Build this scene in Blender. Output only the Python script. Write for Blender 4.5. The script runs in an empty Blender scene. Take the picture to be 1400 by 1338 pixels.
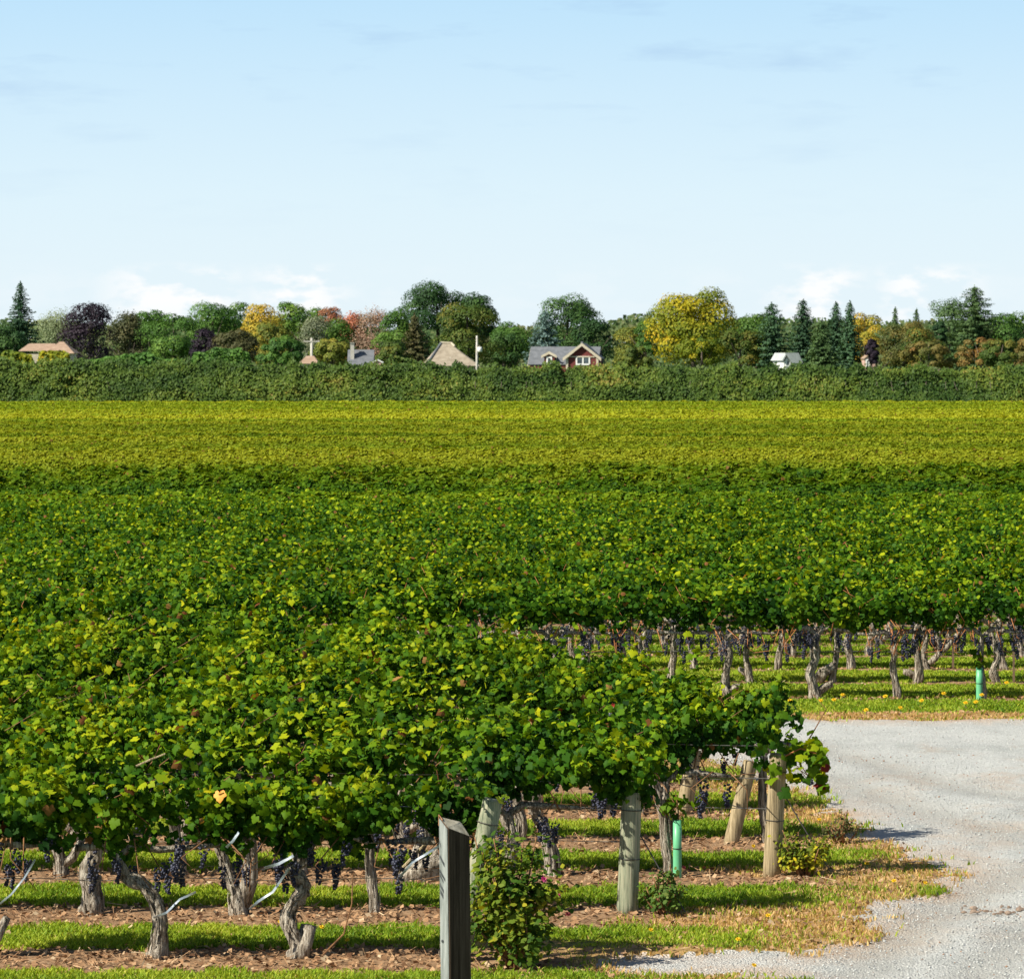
import bpy, math, random
import numpy as np
from mathutils import Vector, Matrix

SC = bpy.context.scene
COL = SC.collection
RNG = np.random.default_rng(7)
random.seed(7)
PI = math.pi

# ------------------------------------------------------------------ camera
CAM_H, FOC = 4.6, 5950.0            # eye height (m), focal length in photo pixels (photo 1400 wide)
HZ = 480.0                          # horizon line in the photo
cam = bpy.data.cameras.new('camera')
camo = bpy.data.objects.new('camera', cam)
COL.objects.link(camo)
camo.location = (0, 0, CAM_H)
camo.rotation_euler = (PI / 2, 0, 0)
cam.sensor_width = 36.0
cam.sensor_fit = 'HORIZONTAL'
cam.lens = 36.0 * FOC / 1400.0
cam.shift_y = -(669.0 - HZ) / 1400.0
cam.clip_start = 0.5
cam.clip_end = 9000.0
SC.camera = camo
cam.dof.use_dof = True
cam.dof.focus_distance = 42.0
cam.dof.aperture_fstop = 12.0

# ------------------------------------------------------------------ light
SUN_DIR = Vector((-0.88, -0.50, 0.86)).normalized()     # towards the sun: left, behind the camera, 40 degrees up
sun = bpy.data.lights.new('sun', 'SUN')
sun.energy = 5.0
sun.angle = math.radians(0.53)
sun.color = (1.0, 0.94, 0.80)
suno = bpy.data.objects.new('sun', sun)
COL.objects.link(suno)
suno.location = (-20, -20, 40)
suno.rotation_euler = SUN_DIR.to_track_quat('Z', 'Y').to_euler()

SC.view_settings.view_transform = 'Standard'
SC.view_settings.look = 'None'
SC.view_settings.exposure = 0.66
SC.view_settings.gamma = 1.0
SC.view_settings.use_curve_mapping = False
SC.cycles.max_bounces = 8
SC.cycles.diffuse_bounces = 2
SC.cycles.transmission_bounces = 6
SC.cycles.use_denoising = True

W = bpy.data.worlds.new('World')
SC.world = W
W.use_nodes = True


def nd(nt, kind, loc=(0, 0), **kw):
    n = nt.nodes.new(kind)
    n.location = loc
    for k, v in kw.items():
        setattr(n, k, v)
    return n


def ramp(n, stops, interp='LINEAR'):
    cr = n.color_ramp
    cr.interpolation = interp
    while len(cr.elements) > 1:
        cr.elements.remove(cr.elements[-1])
    for i, (p, c) in enumerate(stops):
        e = cr.elements[0] if i == 0 else cr.elements.new(p)
        e.position = p
        e.color = (*c, 1) if len(c) == 3 else c


def build_world():
    nt = W.node_tree
    nt.nodes.clear()
    L = nt.links.new
    out = nd(nt, 'ShaderNodeOutputWorld')
    bg = nd(nt, 'ShaderNodeBackground')
    bg.inputs['Strength'].default_value = 0.05
    sky = nd(nt, 'ShaderNodeTexSky', sky_type='NISHITA')
    sky.sun_disc = False
    sky.sun_elevation = math.asin(SUN_DIR.z)
    sky.sun_rotation = math.atan2(SUN_DIR.x, SUN_DIR.y)
    sky.air_density = 1.0
    sky.dust_density = 0.6
    geo = nd(nt, 'ShaderNodeTexCoord')
    sep = nd(nt, 'ShaderNodeSeparateXYZ')
    L(geo.outputs['Generated'], sep.inputs[0])
    # pale horizon air of an early autumn day: deep haze low down that thins into blue
    mr = nd(nt, 'ShaderNodeMapRange')
    mr.inputs['From Min'].default_value = 0.0
    mr.inputs['From Max'].default_value = 0.1
    L(sep.outputs['Z'], mr.inputs['Value'])
    cr = nd(nt, 'ShaderNodeValToRGB')
    ramp(cr, [(0.0, (.790, .895, .950)), (0.18, (.770, .895, .955)), (0.36, (.720, .880, .965)), (0.60, (.615, .820, .965)),
              (0.80, (.520, .765, .960)), (1.0, (.470, .720, .955))])
    L(mr.outputs[0], cr.inputs[0])
    # clouds: tiny cumulus low on the horizon, thin blue-grey wisps higher up
    mp = nd(nt, 'ShaderNodeMapping')
    mp.inputs['Scale'].default_value = (78, 78, 190)
    mp.inputs['Location'].default_value = (3.1, 0, 0.35)
    L(geo.outputs['Generated'], mp.inputs[0])
    n1 = nd(nt, 'ShaderNodeTexNoise')
    n1.inputs['Scale'].default_value = 1.0
    n1.inputs['Detail'].default_value = 6
    n1.inputs['Roughness'].default_value = .55
    L(mp.outputs[0], n1.inputs['Vector'])
    c1 = nd(nt, 'ShaderNodeMapRange')
    c1.inputs['From Min'].default_value = .46
    c1.inputs['From Max'].default_value = .58
    L(n1.outputs[0], c1.inputs['Value'])
    band = nd(nt, 'ShaderNodeValToRGB')
    ramp(band, [(0.0, (.35, .35, .35)), (0.115, (1, 1, 1)), (0.17, (.9, .9, .9)), (0.205, (0, 0, 0))])
    L(mr.outputs[0], band.inputs[0])
    m1 = nd(nt, 'ShaderNodeMath', operation='MULTIPLY')
    L(c1.outputs[0], m1.inputs[0])
    L(band.outputs[0], m1.inputs[1])
    dv = nd(nt, 'ShaderNodeMath', operation='DIVIDE')
    L(sep.outputs['X'], dv.inputs[0])
    L(sep.outputs['Y'], dv.inputs[1])
    ux = nd(nt, 'ShaderNodeMapRange')
    ux.inputs['From Min'].default_value = -700 / FOC
    ux.inputs['From Max'].default_value = 700 / FOC
    L(dv.outputs[0], ux.inputs['Value'])
    where = nd(nt, 'ShaderNodeValToRGB')
    w0, w1 = (.12, .12, .12), (1, 1, 1)
    ramp(where, [(0, w0), (.09, w0), (.14, w1), (.21, w1), (.24, w0), (.27, w1), (.31, w1), (.35, w0), (.74, w0), (.78, w1), (.82, w1), (.85, w0), (.88, w1), (.93, w1), (.97, w0)])
    L(ux.outputs[0], where.inputs[0])
    m1c = nd(nt, 'ShaderNodeMath', operation='MULTIPLY')
    L(m1.outputs[0], m1c.inputs[0])
    L(where.outputs[0], m1c.inputs[1])
    m1 = m1c
    m1b = nd(nt, 'ShaderNodeMath', operation='MULTIPLY')
    m1b.inputs[1].default_value = .9
    L(m1.outputs[0], m1b.inputs[0])
    mx1 = nd(nt, 'ShaderNodeMix', data_type='RGBA')
    mx1.inputs[7].default_value = (1.0, 1.0, 1.0, 1)
    L(m1b.outputs[0], mx1.inputs[0])
    L(cr.outputs[0], mx1.inputs[6])
    mp2 = nd(nt, 'ShaderNodeMapping')
    mp2.inputs['Scale'].default_value = (22, 22, 120)
    mp2.inputs['Location'].default_value = (9.04, 0, 2.4)
    L(geo.outputs['Generated'], mp2.inputs[0])
    n2 = nd(nt, 'ShaderNodeTexNoise')
    n2.inputs['Scale'].default_value = 1.0
    n2.inputs['Detail'].default_value = 5
    n2.inputs['Roughness'].default_value = .6
    L(mp2.outputs[0], n2.inputs['Vector'])
    c2 = nd(nt, 'ShaderNodeMapRange')
    c2.inputs['From Min'].default_value = .54
    c2.inputs['From Max'].default_value = .78
    c2.inputs['To Max'].default_value = .55
    L(n2.outputs[0], c2.inputs['Value'])
    band2 = nd(nt, 'ShaderNodeValToRGB')
    ramp(band2, [(0.2, (0, 0, 0)), (0.5, (.35, .35, .35)), (0.72, (1, 1, 1)), (1.0, (1, 1, 1))])
    L(mr.outputs[0], band2.inputs[0])
    m2 = nd(nt, 'ShaderNodeMath', operation='MULTIPLY')
    L(c2.outputs[0], m2.inputs[0])
    L(band2.outputs[0], m2.inputs[1])
    mx2 = nd(nt, 'ShaderNodeMix', data_type='RGBA')
    mx2.inputs[7].default_value = (.36, .54, .80, 1)
    L(m2.outputs[0], mx2.inputs[0])
    L(mx1.outputs[2], mx2.inputs[6])
    gain = nd(nt, 'ShaderNodeVectorMath', operation='SCALE')
    gain.inputs['Scale'].default_value = 12.9
    L(mx2.outputs[2], gain.inputs[0])
    up = nd(nt, 'ShaderNodeMapRange')
    up.inputs['From Min'].default_value = .085
    up.inputs['From Max'].default_value = .30
    L(sep.outputs['Z'], up.inputs['Value'])
    mix = nd(nt, 'ShaderNodeMix', data_type='RGBA')
    L(up.outputs[0], mix.inputs[0])
    L(gain.outputs[0], mix.inputs[6])
    L(sky.outputs[0], mix.inputs[7])
    L(mix.outputs[2], bg.inputs['Color'])
    L(bg.outputs[0], out.inputs[0])


build_world()


# ------------------------------------------------------------------ helpers
def depth_of(y):
    """distance at which flat ground meets photo line y"""
    return CAM_H * FOC / (y - HZ)


def gp(px, py):
    d = depth_of(py)
    return ((px - 700.0) * d / FOC, d)


def at(px, py, d):
    """the point seen at photo position (px, py) at distance d"""
    return Vector(((px - 700.0) * d / FOC, d, CAM_H - (py - HZ) * d / FOC))


def tag(o, label=None, cat=None, group=None, kind=None):
    if label:
        if len(label.split()) > 16:
            print('LONG', len(label.split()), label)
        o['label'] = label
    if cat:
        o['category'] = cat
    if group:
        o['group'] = group
    if kind:
        o['kind'] = kind
    return o


def link(o, parent=None):
    COL.objects.link(o)
    if parent is not None:
        o.parent = parent
    return o


def thing(name, label, cat, loc=(0, 0, 0), rz=0.0, group=None):
    o = bpy.data.objects.new(name, None)
    o.empty_display_size = .2
    o.location = loc
    o.rotation_euler = (0, 0, rz)
    return tag(link(o), label, cat, group)


def child(name, me, parent, loc=(0, 0, 0), rot=(0, 0, 0), sc=(1, 1, 1)):
    o = bpy.data.objects.new(name, me)
    o.location = loc
    o.rotation_euler = rot
    o.scale = sc
    return link(o, parent)


def mesh_np(name, V, F, mat, col=None, smooth=False, attrs=None):
    """a mesh from an (n,3) vertex array and an (m,k) face array, all faces with k corners"""
    V = np.ascontiguousarray(V, dtype=np.float32)
    F = np.ascontiguousarray(F, dtype=np.int32)
    me = bpy.data.meshes.new(name)
    me.vertices.add(len(V))
    me.vertices.foreach_set('co', V.ravel())
    k = F.shape[1]
    me.loops.add(F.size)
    me.loops.foreach_set('vertex_index', F.ravel())
    me.polygons.add(len(F))
    me.polygons.foreach_set('loop_start', np.arange(0, F.size, k, dtype=np.int32))
    if smooth:
        me.polygons.foreach_set('use_smooth', np.ones(len(F), dtype=bool))
    if col is not None:
        a = me.attributes.new('col', 'FLOAT_COLOR', 'POINT')
        c = np.ones((len(V), 4), dtype=np.float32)
        c[:, :3] = col
        a.data.foreach_set('color', c.ravel())
    for k2, v in (attrs or {}).items():
        a = me.attributes.new(k2, 'FLOAT', 'POINT')
        a.data.foreach_set('value', np.ascontiguousarray(v, dtype=np.float32))
    me.update(calc_edges=True)
    me.validate()
    if mat:
        me.materials.append(mat)
    return me


class MB:
    """collects polygons of any size and builds one mesh"""

    def __init__(self):
        self.v, self.f = [], []

    def poly(self, pts):
        n = len(self.v)
        self.v += [tuple(p) for p in pts]
        self.f.append(list(range(n, n + len(pts))))

    def box(self, x0, x1, y0, y1, z0, z1, M=None):
        n = len(self.v)
        P = [Vector(p) for p in ((x0, y0, z0), (x1, y0, z0), (x1, y1, z0), (x0, y1, z0), (x0, y0, z1), (x1, y0, z1), (x1, y1, z1), (x0, y1, z1))]
        if M:
            P = [M @ p for p in P]
        self.v += [tuple(p) for p in P]
        self.f += [[n + i for i in q] for q in ((0, 3, 2, 1), (4, 5, 6, 7), (0, 1, 5, 4), (1, 2, 6, 5), (2, 3, 7, 6), (3, 0, 4, 7))]
        return self

    def slab(self, quad, t):
        """a sheet through the four points, thickened by t downwards"""
        q = [Vector(p) for p in quad]
        nrm = (q[1] - q[0]).cross(q[2] - q[0]).normalized()
        if nrm.z < 0:
            q.reverse()
            nrm = -nrm
        b = [p - nrm * t for p in q]
        n = len(self.v)
        k = len(q)
        self.v += [tuple(p) for p in q + b]
        self.f.append(list(range(n, n + k)))
        self.f.append([n + k + i for i in reversed(range(k))])
        for i in range(k):
            j = (i + 1) % k
            self.f.append([n + j, n + i, n + k + i, n + k + j])
        return self

    def tube(self, pts, radii, seg=8, ridge=0.0, seed=0, cap=True):
        pts = [Vector(p) for p in pts]
        rr = random.Random(seed)
        n0 = len(self.v)
        up = Vector((0, 0, 1))
        ph = rr.random() * 6
        X = None
        for i, p in enumerate(pts):
            a = pts[max(0, i - 1)]
            b = pts[min(len(pts) - 1, i + 1)]
            T = (b - a).normalized()
            if X is None:
                X = T.cross(Vector((0, 1, 0.01)))
                if X.length < .05:
                    X = T.cross(Vector((1, 0, 0)))
            X = (X - T * X.dot(T)).normalized()
            Y = T.cross(X)
            r = radii[i] if hasattr(radii, '__len__') else radii
            for s in range(seg):
                th = 2 * PI * s / seg
                k = 1.0
                if ridge:
                    k += ridge * (.5 * math.sin(3 * th + ph + i * .55) + .35 * math.sin(5 * th - i * .4 + ph * 2)) + ridge * .6 * (rr.random() - .5)
                self.v.append(tuple(p + (X * math.cos(th) + Y * math.sin(th)) * r * k))
        for i in range(len(pts) - 1):
            for s in range(seg):
                s2 = (s + 1) % seg
                a = n0 + i * seg
                b = a + seg
                self.f.append([a + s, a + s2, b + s2, b + s])
        if cap:
            self.f.append([n0 + s for s in reversed(range(seg))])
            e = n0 + (len(pts) - 1) * seg
            self.f.append([e + s for s in range(seg)])
        return self

    def mesh(self, name, mat, smooth=False):
        me = bpy.data.meshes.new(name)
        me.from_pydata(self.v, [], self.f)
        me.update()
        if mat:
            me.materials.append(mat)
        if smooth:
            me.polygons.foreach_set('use_smooth', np.ones(len(me.polygons), dtype=bool))
        return me

    def build(self, name, mat, parent=None, smooth=False):
        return link(bpy.data.objects.new(name, self.mesh(name, mat, smooth)), parent)


def vnoise(x, y, seed, octaves=3):
    """smooth value noise, about 0..1"""
    out = np.zeros(np.broadcast(x, y).shape)
    amp, tot, f = 1.0, 0.0, 1.0
    for o in range(octaves):
        r = np.random.default_rng(seed * 31 + o)
        G = r.random((128, 128))
        xx, yy = x * f + 40.3 * o, y * f + 17.1 * o
        xi, yi = np.floor(xx).astype(int), np.floor(yy).astype(int)
        u, v = xx - xi, yy - yi
        u, v = u * u * (3 - 2 * u), v * v * (3 - 2 * v)
        g = lambda a, b: G[a % 128, b % 128]
        out = out + amp * ((g(xi, yi) * (1 - u) + g(xi + 1, yi) * u) * (1 - v) + (g(xi, yi + 1) * (1 - u) + g(xi + 1, yi + 1) * u) * v)
        tot += amp
        amp *= .5
        f *= 2.03
    return out / tot


def norm(a):
    return a / np.maximum(np.linalg.norm(a, axis=1, keepdims=True), 1e-9)


def scatter(T, tris, C, N, D, S, cols, curl=False):
    """copies of the flat template T (k,3: x across, y along, z off the blade) at centres C with normals N, long axis D and size S"""
    N = norm(N)
    D = norm(D - N * np.sum(D * N, axis=1, keepdims=True))
    X = np.cross(D, N)
    k = len(T)
    cz = RNG.uniform(-.4, 2.4, len(C))[:, None, None] if curl else 1.0
    V = (C[:, None, :] + S[:, None, None] * (T[None, :, 0:1] * X[:, None, :] + T[None, :, 1:2] * D[:, None, :] + cz * T[None, :, 2:3] * N[:, None, :]))
    n = len(C)
    F = (np.asarray(tris)[None] + (np.arange(n) * k)[:, None, None]).reshape(-1, np.asarray(tris).shape[1])
    return V.reshape(-1, 3), F, np.repeat(cols, k, axis=0)


def cmap(stops, t):
    p = np.array([s[0] for s in stops])
    c = np.array([s[1] for s in stops])
    t = np.clip(t, p[0], p[-1])
    return np.stack([np.interp(t, p, c[:, i]) for i in range(3)], axis=1)


# ------------------------------------------------------------------ materials
def new_mat(name):
    m = bpy.data.materials.new(name)
    m.use_nodes = True
    m.node_tree.nodes.clear()
    return m, m.node_tree


def leaf_mat(name, rough=.5, trans=.35, var=.25, spec=.35, tcol=(1.5, 1.35, .5)):
    m, nt = new_mat(name)
    L = nt.links.new
    out = nd(nt, 'ShaderNodeOutputMaterial')
    at_ = nd(nt, 'ShaderNodeAttribute', attribute_name='col')
    oi = nd(nt, 'ShaderNodeObjectInfo')
    mr = nd(nt, 'ShaderNodeMapRange')
    mr.inputs['To Min'].default_value = 1 - var
    mr.inputs['To Max'].default_value = 1 + var
    L(oi.outputs['Random'], mr.inputs['Value'])
    sc = nd(nt, 'ShaderNodeVectorMath', operation='SCALE')
    L(at_.outputs['Color'], sc.inputs[0])
    L(mr.outputs[0], sc.inputs['Scale'])
    pb = nd(nt, 'ShaderNodeBsdfPrincipled')
    pb.inputs['Roughness'].default_value = rough
    pb.inputs['Specular IOR Level'].default_value = spec
    L(sc.outputs[0], pb.inputs['Base Color'])
    tr = nd(nt, 'ShaderNodeBsdfTranslucent')
    mu = nd(nt, 'ShaderNodeVectorMath', operation='MULTIPLY')
    mu.inputs[1].default_value = tcol
    L(sc.outputs[0], mu.inputs[0])
    L(mu.outputs[0], tr.inputs['Color'])
    mx = nd(nt, 'ShaderNodeMixShader')
    mx.inputs[0].default_value = trans
    L(pb.outputs[0], mx.inputs[1])
    L(tr.outputs[0], mx.inputs[2])
    L(mx.outputs[0], out.inputs[0])
    return m


def noise_mat(name, c0, c1, scale=6.0, stretch=(1, 1, 1), rough=.8, bump=.3, c2=None, spec=.3, metal=0.0, coord='Object', dist=.02, lo=.35, hi=.65):
    m, nt = new_mat(name)
    L = nt.links.new
    out = nd(nt, 'ShaderNodeOutputMaterial')
    tc = nd(nt, 'ShaderNodeTexCoord')
    mp = nd(nt, 'ShaderNodeMapping')
    mp.inputs['Scale'].default_value = stretch
    L(tc.outputs[coord], mp.inputs[0])
    n = nd(nt, 'ShaderNodeTexNoise')
    n.inputs['Scale'].default_value = scale
    n.inputs['Detail'].default_value = 7
    n.inputs['Roughness'].default_value = .65
    L(mp.outputs[0], n.inputs['Vector'])
    cr = nd(nt, 'ShaderNodeValToRGB')
    st = [(lo, c0), (hi, c1)]
    if c2:
        st = [(lo, c0), ((lo + hi) / 2, c1), (hi, c2)]
    ramp(cr, st)
    L(n.outputs[0], cr.inputs[0])
    pb = nd(nt, 'ShaderNodeBsdfPrincipled')
    pb.inputs['Roughness'].default_value = rough
    pb.inputs['Specular IOR Level'].default_value = spec
    pb.inputs['Metallic'].default_value = metal
    L(cr.outputs[0], pb.inputs['Base Color'])
    if bump:
        bp = nd(nt, 'ShaderNodeBump')
        bp.inputs['Strength'].default_value = bump
        bp.inputs['Distance'].default_value = dist
        L(n.outputs[0], bp.inputs['Height'])
        L(bp.outputs[0], pb.inputs['Normal'])
    L(pb.outputs[0], out.inputs[0])
    return m


M_VINE = leaf_mat('vine_leaf', rough=.55, trans=.28, var=.14, spec=.08, tcol=(1.6, 1.4, .3))
M_TREE = leaf_mat('tree_leaf', rough=.6, trans=.22, var=.05, spec=.2, tcol=(1.3, 1.2, .6))
M_GRASS = leaf_mat('grass_blade', rough=.6, trans=.3, var=0, spec=.2)
M_LITTER = leaf_mat('dry_litter', rough=.9, trans=.1, var=0, spec=.1, tcol=(1, 1, 1))
M_BARK = noise_mat('vine_bark', (.040, .030, .021), (.30, .25, .195), 20, (2.6, 2.6, .24), .95, 1.0, (.62, .56, .47), .1, lo=.34, hi=.60, dist=.05)
M_TRUNK = noise_mat('tree_bark', (.06, .05, .04), (.16, .13, .10), 3, (2, 2, .5), .9, .5)
M_CANE = noise_mat('cane_bark', (.12, .055, .025), (.28, .14, .06), 20, (1, 1, 1), .7, .2)
M_CANE_RED = noise_mat('red_cane_bark', (.30, .10, .03), (.48, .21, .08), 20, (1, 1, 1), .7, .2)
M_POST = noise_mat('treated_post_wood', (.09, .105, .07), (.27, .29, .20), 12, (5, 5, .16), .85, .5, (.38, .35, .25), .15)
M_POST_TAN = noise_mat('tan_post_wood', (.12, .095, .055), (.33, .26, .155), 12, (5, 5, .16), .85, .5, (.44, .36, .23), .15)
M_TIMBER = noise_mat('weathered_timber', (.038, .024, .016), (.085, .056, .038), 8, (5, 5, .16), .9, .6, (.13, .09, .065), .15)
M_PANEL = noise_mat('sunlit_timber', (.13, .145, .135), (.24, .26, .25), 14, (2, 2, .2), .8, .4, (.33, .35, .34))  # paler than the timber: sunlight on weathered wood put into the colour
M_PANEL_EDGE = noise_mat('rusty_edge', (.30, .13, .06), (.42, .22, .12), 12, (1, 1, 1), .8, .1)
M_CUT = noise_mat('cut_wood_end', (.26, .23, .16), (.50, .46, .36), 14, (1, 1, 1), .85, .4)
M_INK = noise_mat('dark_lettering', (.03, .035, .04), (.09, .095, .10), 8, (1, 1, 1), .6, 0)
M_TUBE = noise_mat('green_plastic', (.10, .40, .20), (.17, .50, .27), 3, (1, 1, .5), .4, .05, spec=.4)
M_TIE = noise_mat('black_band', (.02, .02, .02), (.04, .04, .04), 3, rough=.6, bump=0)
M_GRAPE = noise_mat('grape_skin', (.012, .012, .028), (.036, .040, .072), 14, rough=.5, bump=0, spec=.45)
M_WIRE = noise_mat('galvanised_wire', (.25, .25, .25), (.4, .4, .4), 5, rough=.45, bump=0, metal=.8)
M_GUY = noise_mat('dark_steel', (.05, .05, .05), (.10, .09, .08), 5, rough=.6, bump=0, metal=.3)
M_STAKE_G = noise_mat('green_steel', (.05, .10, .05), (.10, .16, .08), 5, rough=.6, bump=0)
M_STAKE_B = noise_mat('rusted_steel', (.12, .08, .05), (.22, .15, .09), 5, rough=.8, bump=0)
M_TAPE = noise_mat('silver_tape', (.16, .20, .24), (.52, .57, .61), 9, rough=.25, bump=0, metal=.35, spec=.6)
M_TAPE_RED = noise_mat('red_tape', (.42, .03, .03), (.55, .06, .05), 9, rough=.4, bump=0)
M_TAPE_WHITE = noise_mat('white_tape', (.7, .7, .72), (.85, .85, .86), 9, rough=.4, bump=0)
M_PINK = noise_mat('pink_petal', (.50, .03, .16), (.70, .12, .30), 20, rough=.6, bump=0)
M_WINE = noise_mat('dark_red_leaf', (.10, .012, .02), (.20, .03, .03), 20, rough=.6, bump=0)
M_ORANGE = noise_mat('orange_leaf', (.62, .24, .03), (.78, .36, .06), 20, rough=.6, bump=0)
M_DANDELION = noise_mat('yellow_petal', (.70, .42, .01), (.80, .55, .02), 30, rough=.6, bump=0)
M_ROOF_GREY = noise_mat('grey_shingle', (.11, .12, .135), (.17, .18, .20), 2, (1, 1, 1), .85, .1)
M_ROOF_TAN = noise_mat('tan_shingle', (.24, .20, .15), (.36, .31, .24), 2, (1, 1, 1), .85, .1)
M_ROOF_BROWN = noise_mat('brown_shingle', (.30, .20, .14), (.42, .30, .22), 2, (1, 1, 1), .85, .1)
M_ROOF_PALE = noise_mat('pale_shingle', (.33, .36, .36), (.44, .47, .47), 2, (1, 1, 1), .85, .1)
M_BRICK = noise_mat('red_brick', (.12, .030, .028), (.18, .050, .045), 4, (1, 1, 3), .9, .1)
M_CREAM = noise_mat('cream_trim', (.46, .40, .30), (.56, .50, .40), 2, rough=.6, bump=0)
M_WHITE = noise_mat('white_siding', (.70, .70, .68), (.80, .80, .78), 2, (1, 1, 6), .6, 0)
M_PINKWALL = noise_mat('salmon_brick', (.42, .25, .20), (.60, .42, .36), 3, (1, 1, 2), .8, 0)
M_GLASS = noise_mat('window_glass', (.03, .04, .05), (.10, .13, .15), 1, rough=.12, bump=0, spec=.6)
M_CONCRETE = noise_mat('pole_concrete', (.40, .38, .34), (.52, .50, .46), 3, rough=.8, bump=0)
M_POLE = noise_mat('grey_pole_wood', (.20, .17, .14), (.30, .27, .23), 3, (2, 2, .3), .9, .1)


def ground_far_mat():
    m, nt = new_mat('field_soil_and_grass')
    L = nt.links.new
    out = nd(nt, 'ShaderNodeOutputMaterial')
    g = nd(nt, 'ShaderNodeNewGeometry')
    n = nd(nt, 'ShaderNodeTexNoise')
    n.inputs['Scale'].default_value = .8
    n.inputs['Detail'].default_value = 8
    L(g.outputs['Position'], n.inputs['Vector'])
    cr = nd(nt, 'ShaderNodeValToRGB')
    ramp(cr, [(.35, (.045, .085, .015)), (.6, (.09, .13, .03)), (.75, (.16, .13, .07))])
    L(n.outputs[0], cr.inputs[0])
    pb = nd(nt, 'ShaderNodeBsdfPrincipled')
    pb.inputs['Roughness'].default_value = .95
    pb.inputs['Specular IOR Level'].default_value = .1
    L(cr.outputs[0], pb.inputs['Base Color'])
    L(pb.outputs[0], out.inputs[0])
    return m


def ground_near_mat():
    m, nt = new_mat('vineyard_floor_surface')
    L = nt.links.new
    out = nd(nt, 'ShaderNodeOutputMaterial')
    g = nd(nt, 'ShaderNodeNewGeometry')

    def noise(scale, det=6):
        n = nd(nt, 'ShaderNodeTexNoise')
        n.inputs['Scale'].default_value = scale
        n.inputs['Detail'].default_value = det
        n.inputs['Roughness'].default_value = .65
        L(g.outputs['Position'], n.inputs['Vector'])
        return n

    def rmp(src, st):
        c = nd(nt, 'ShaderNodeValToRGB')
        ramp(c, st)
        L(src.outputs[0], c.inputs[0])
        return c
    n1 = noise(14)
    n2 = noise(3)
    soil = rmp(n1, [(.3, (.10, .060, .033)), (.5, (.26, .16, .092)), (.7, (.42, .275, .165))])
    green = rmp(n1, [(.3, (.05, .085, .010)), (.6, (.11, .165, .018)), (.75, (.20, .20, .05))])
    straw = rmp(n1, [(.3, (.22, .125, .05)), (.55, (.44, .27, .115)), (.75, (.56, .38, .18))])
    ag = nd(nt, 'ShaderNodeAttribute', attribute_name='grass')
    as_ = nd(nt, 'ShaderNodeAttribute', attribute_name='straw')
    m1 = nd(nt, 'ShaderNodeMix', data_type='RGBA')
    L(as_.outputs['Fac'], m1.inputs[0])
    L(soil.outputs[0], m1.inputs[6])
    L(straw.outputs[0], m1.inputs[7])
    m2 = nd(nt, 'ShaderNodeMix', data_type='RGBA')
    L(ag.outputs['Fac'], m2.inputs[0])
    L(m1.outputs[2], m2.inputs[6])
    L(green.outputs[0], m2.inputs[7])
    pb = nd(nt, 'ShaderNodeBsdfPrincipled')
    pb.inputs['Roughness'].default_value = .95
    pb.inputs['Specular IOR Level'].default_value = .1
    bp = nd(nt, 'ShaderNodeBump')
    bp.inputs['Strength'].default_value = .7
    bp.inputs['Distance'].default_value = .03
    L(n1.outputs[0], bp.inputs['Height'])
    L(bp.outputs[0], pb.inputs['Normal'])
    L(m2.outputs[2], pb.inputs['Base Color'])
    L(pb.outputs[0], out.inputs[0])
    return m


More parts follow.
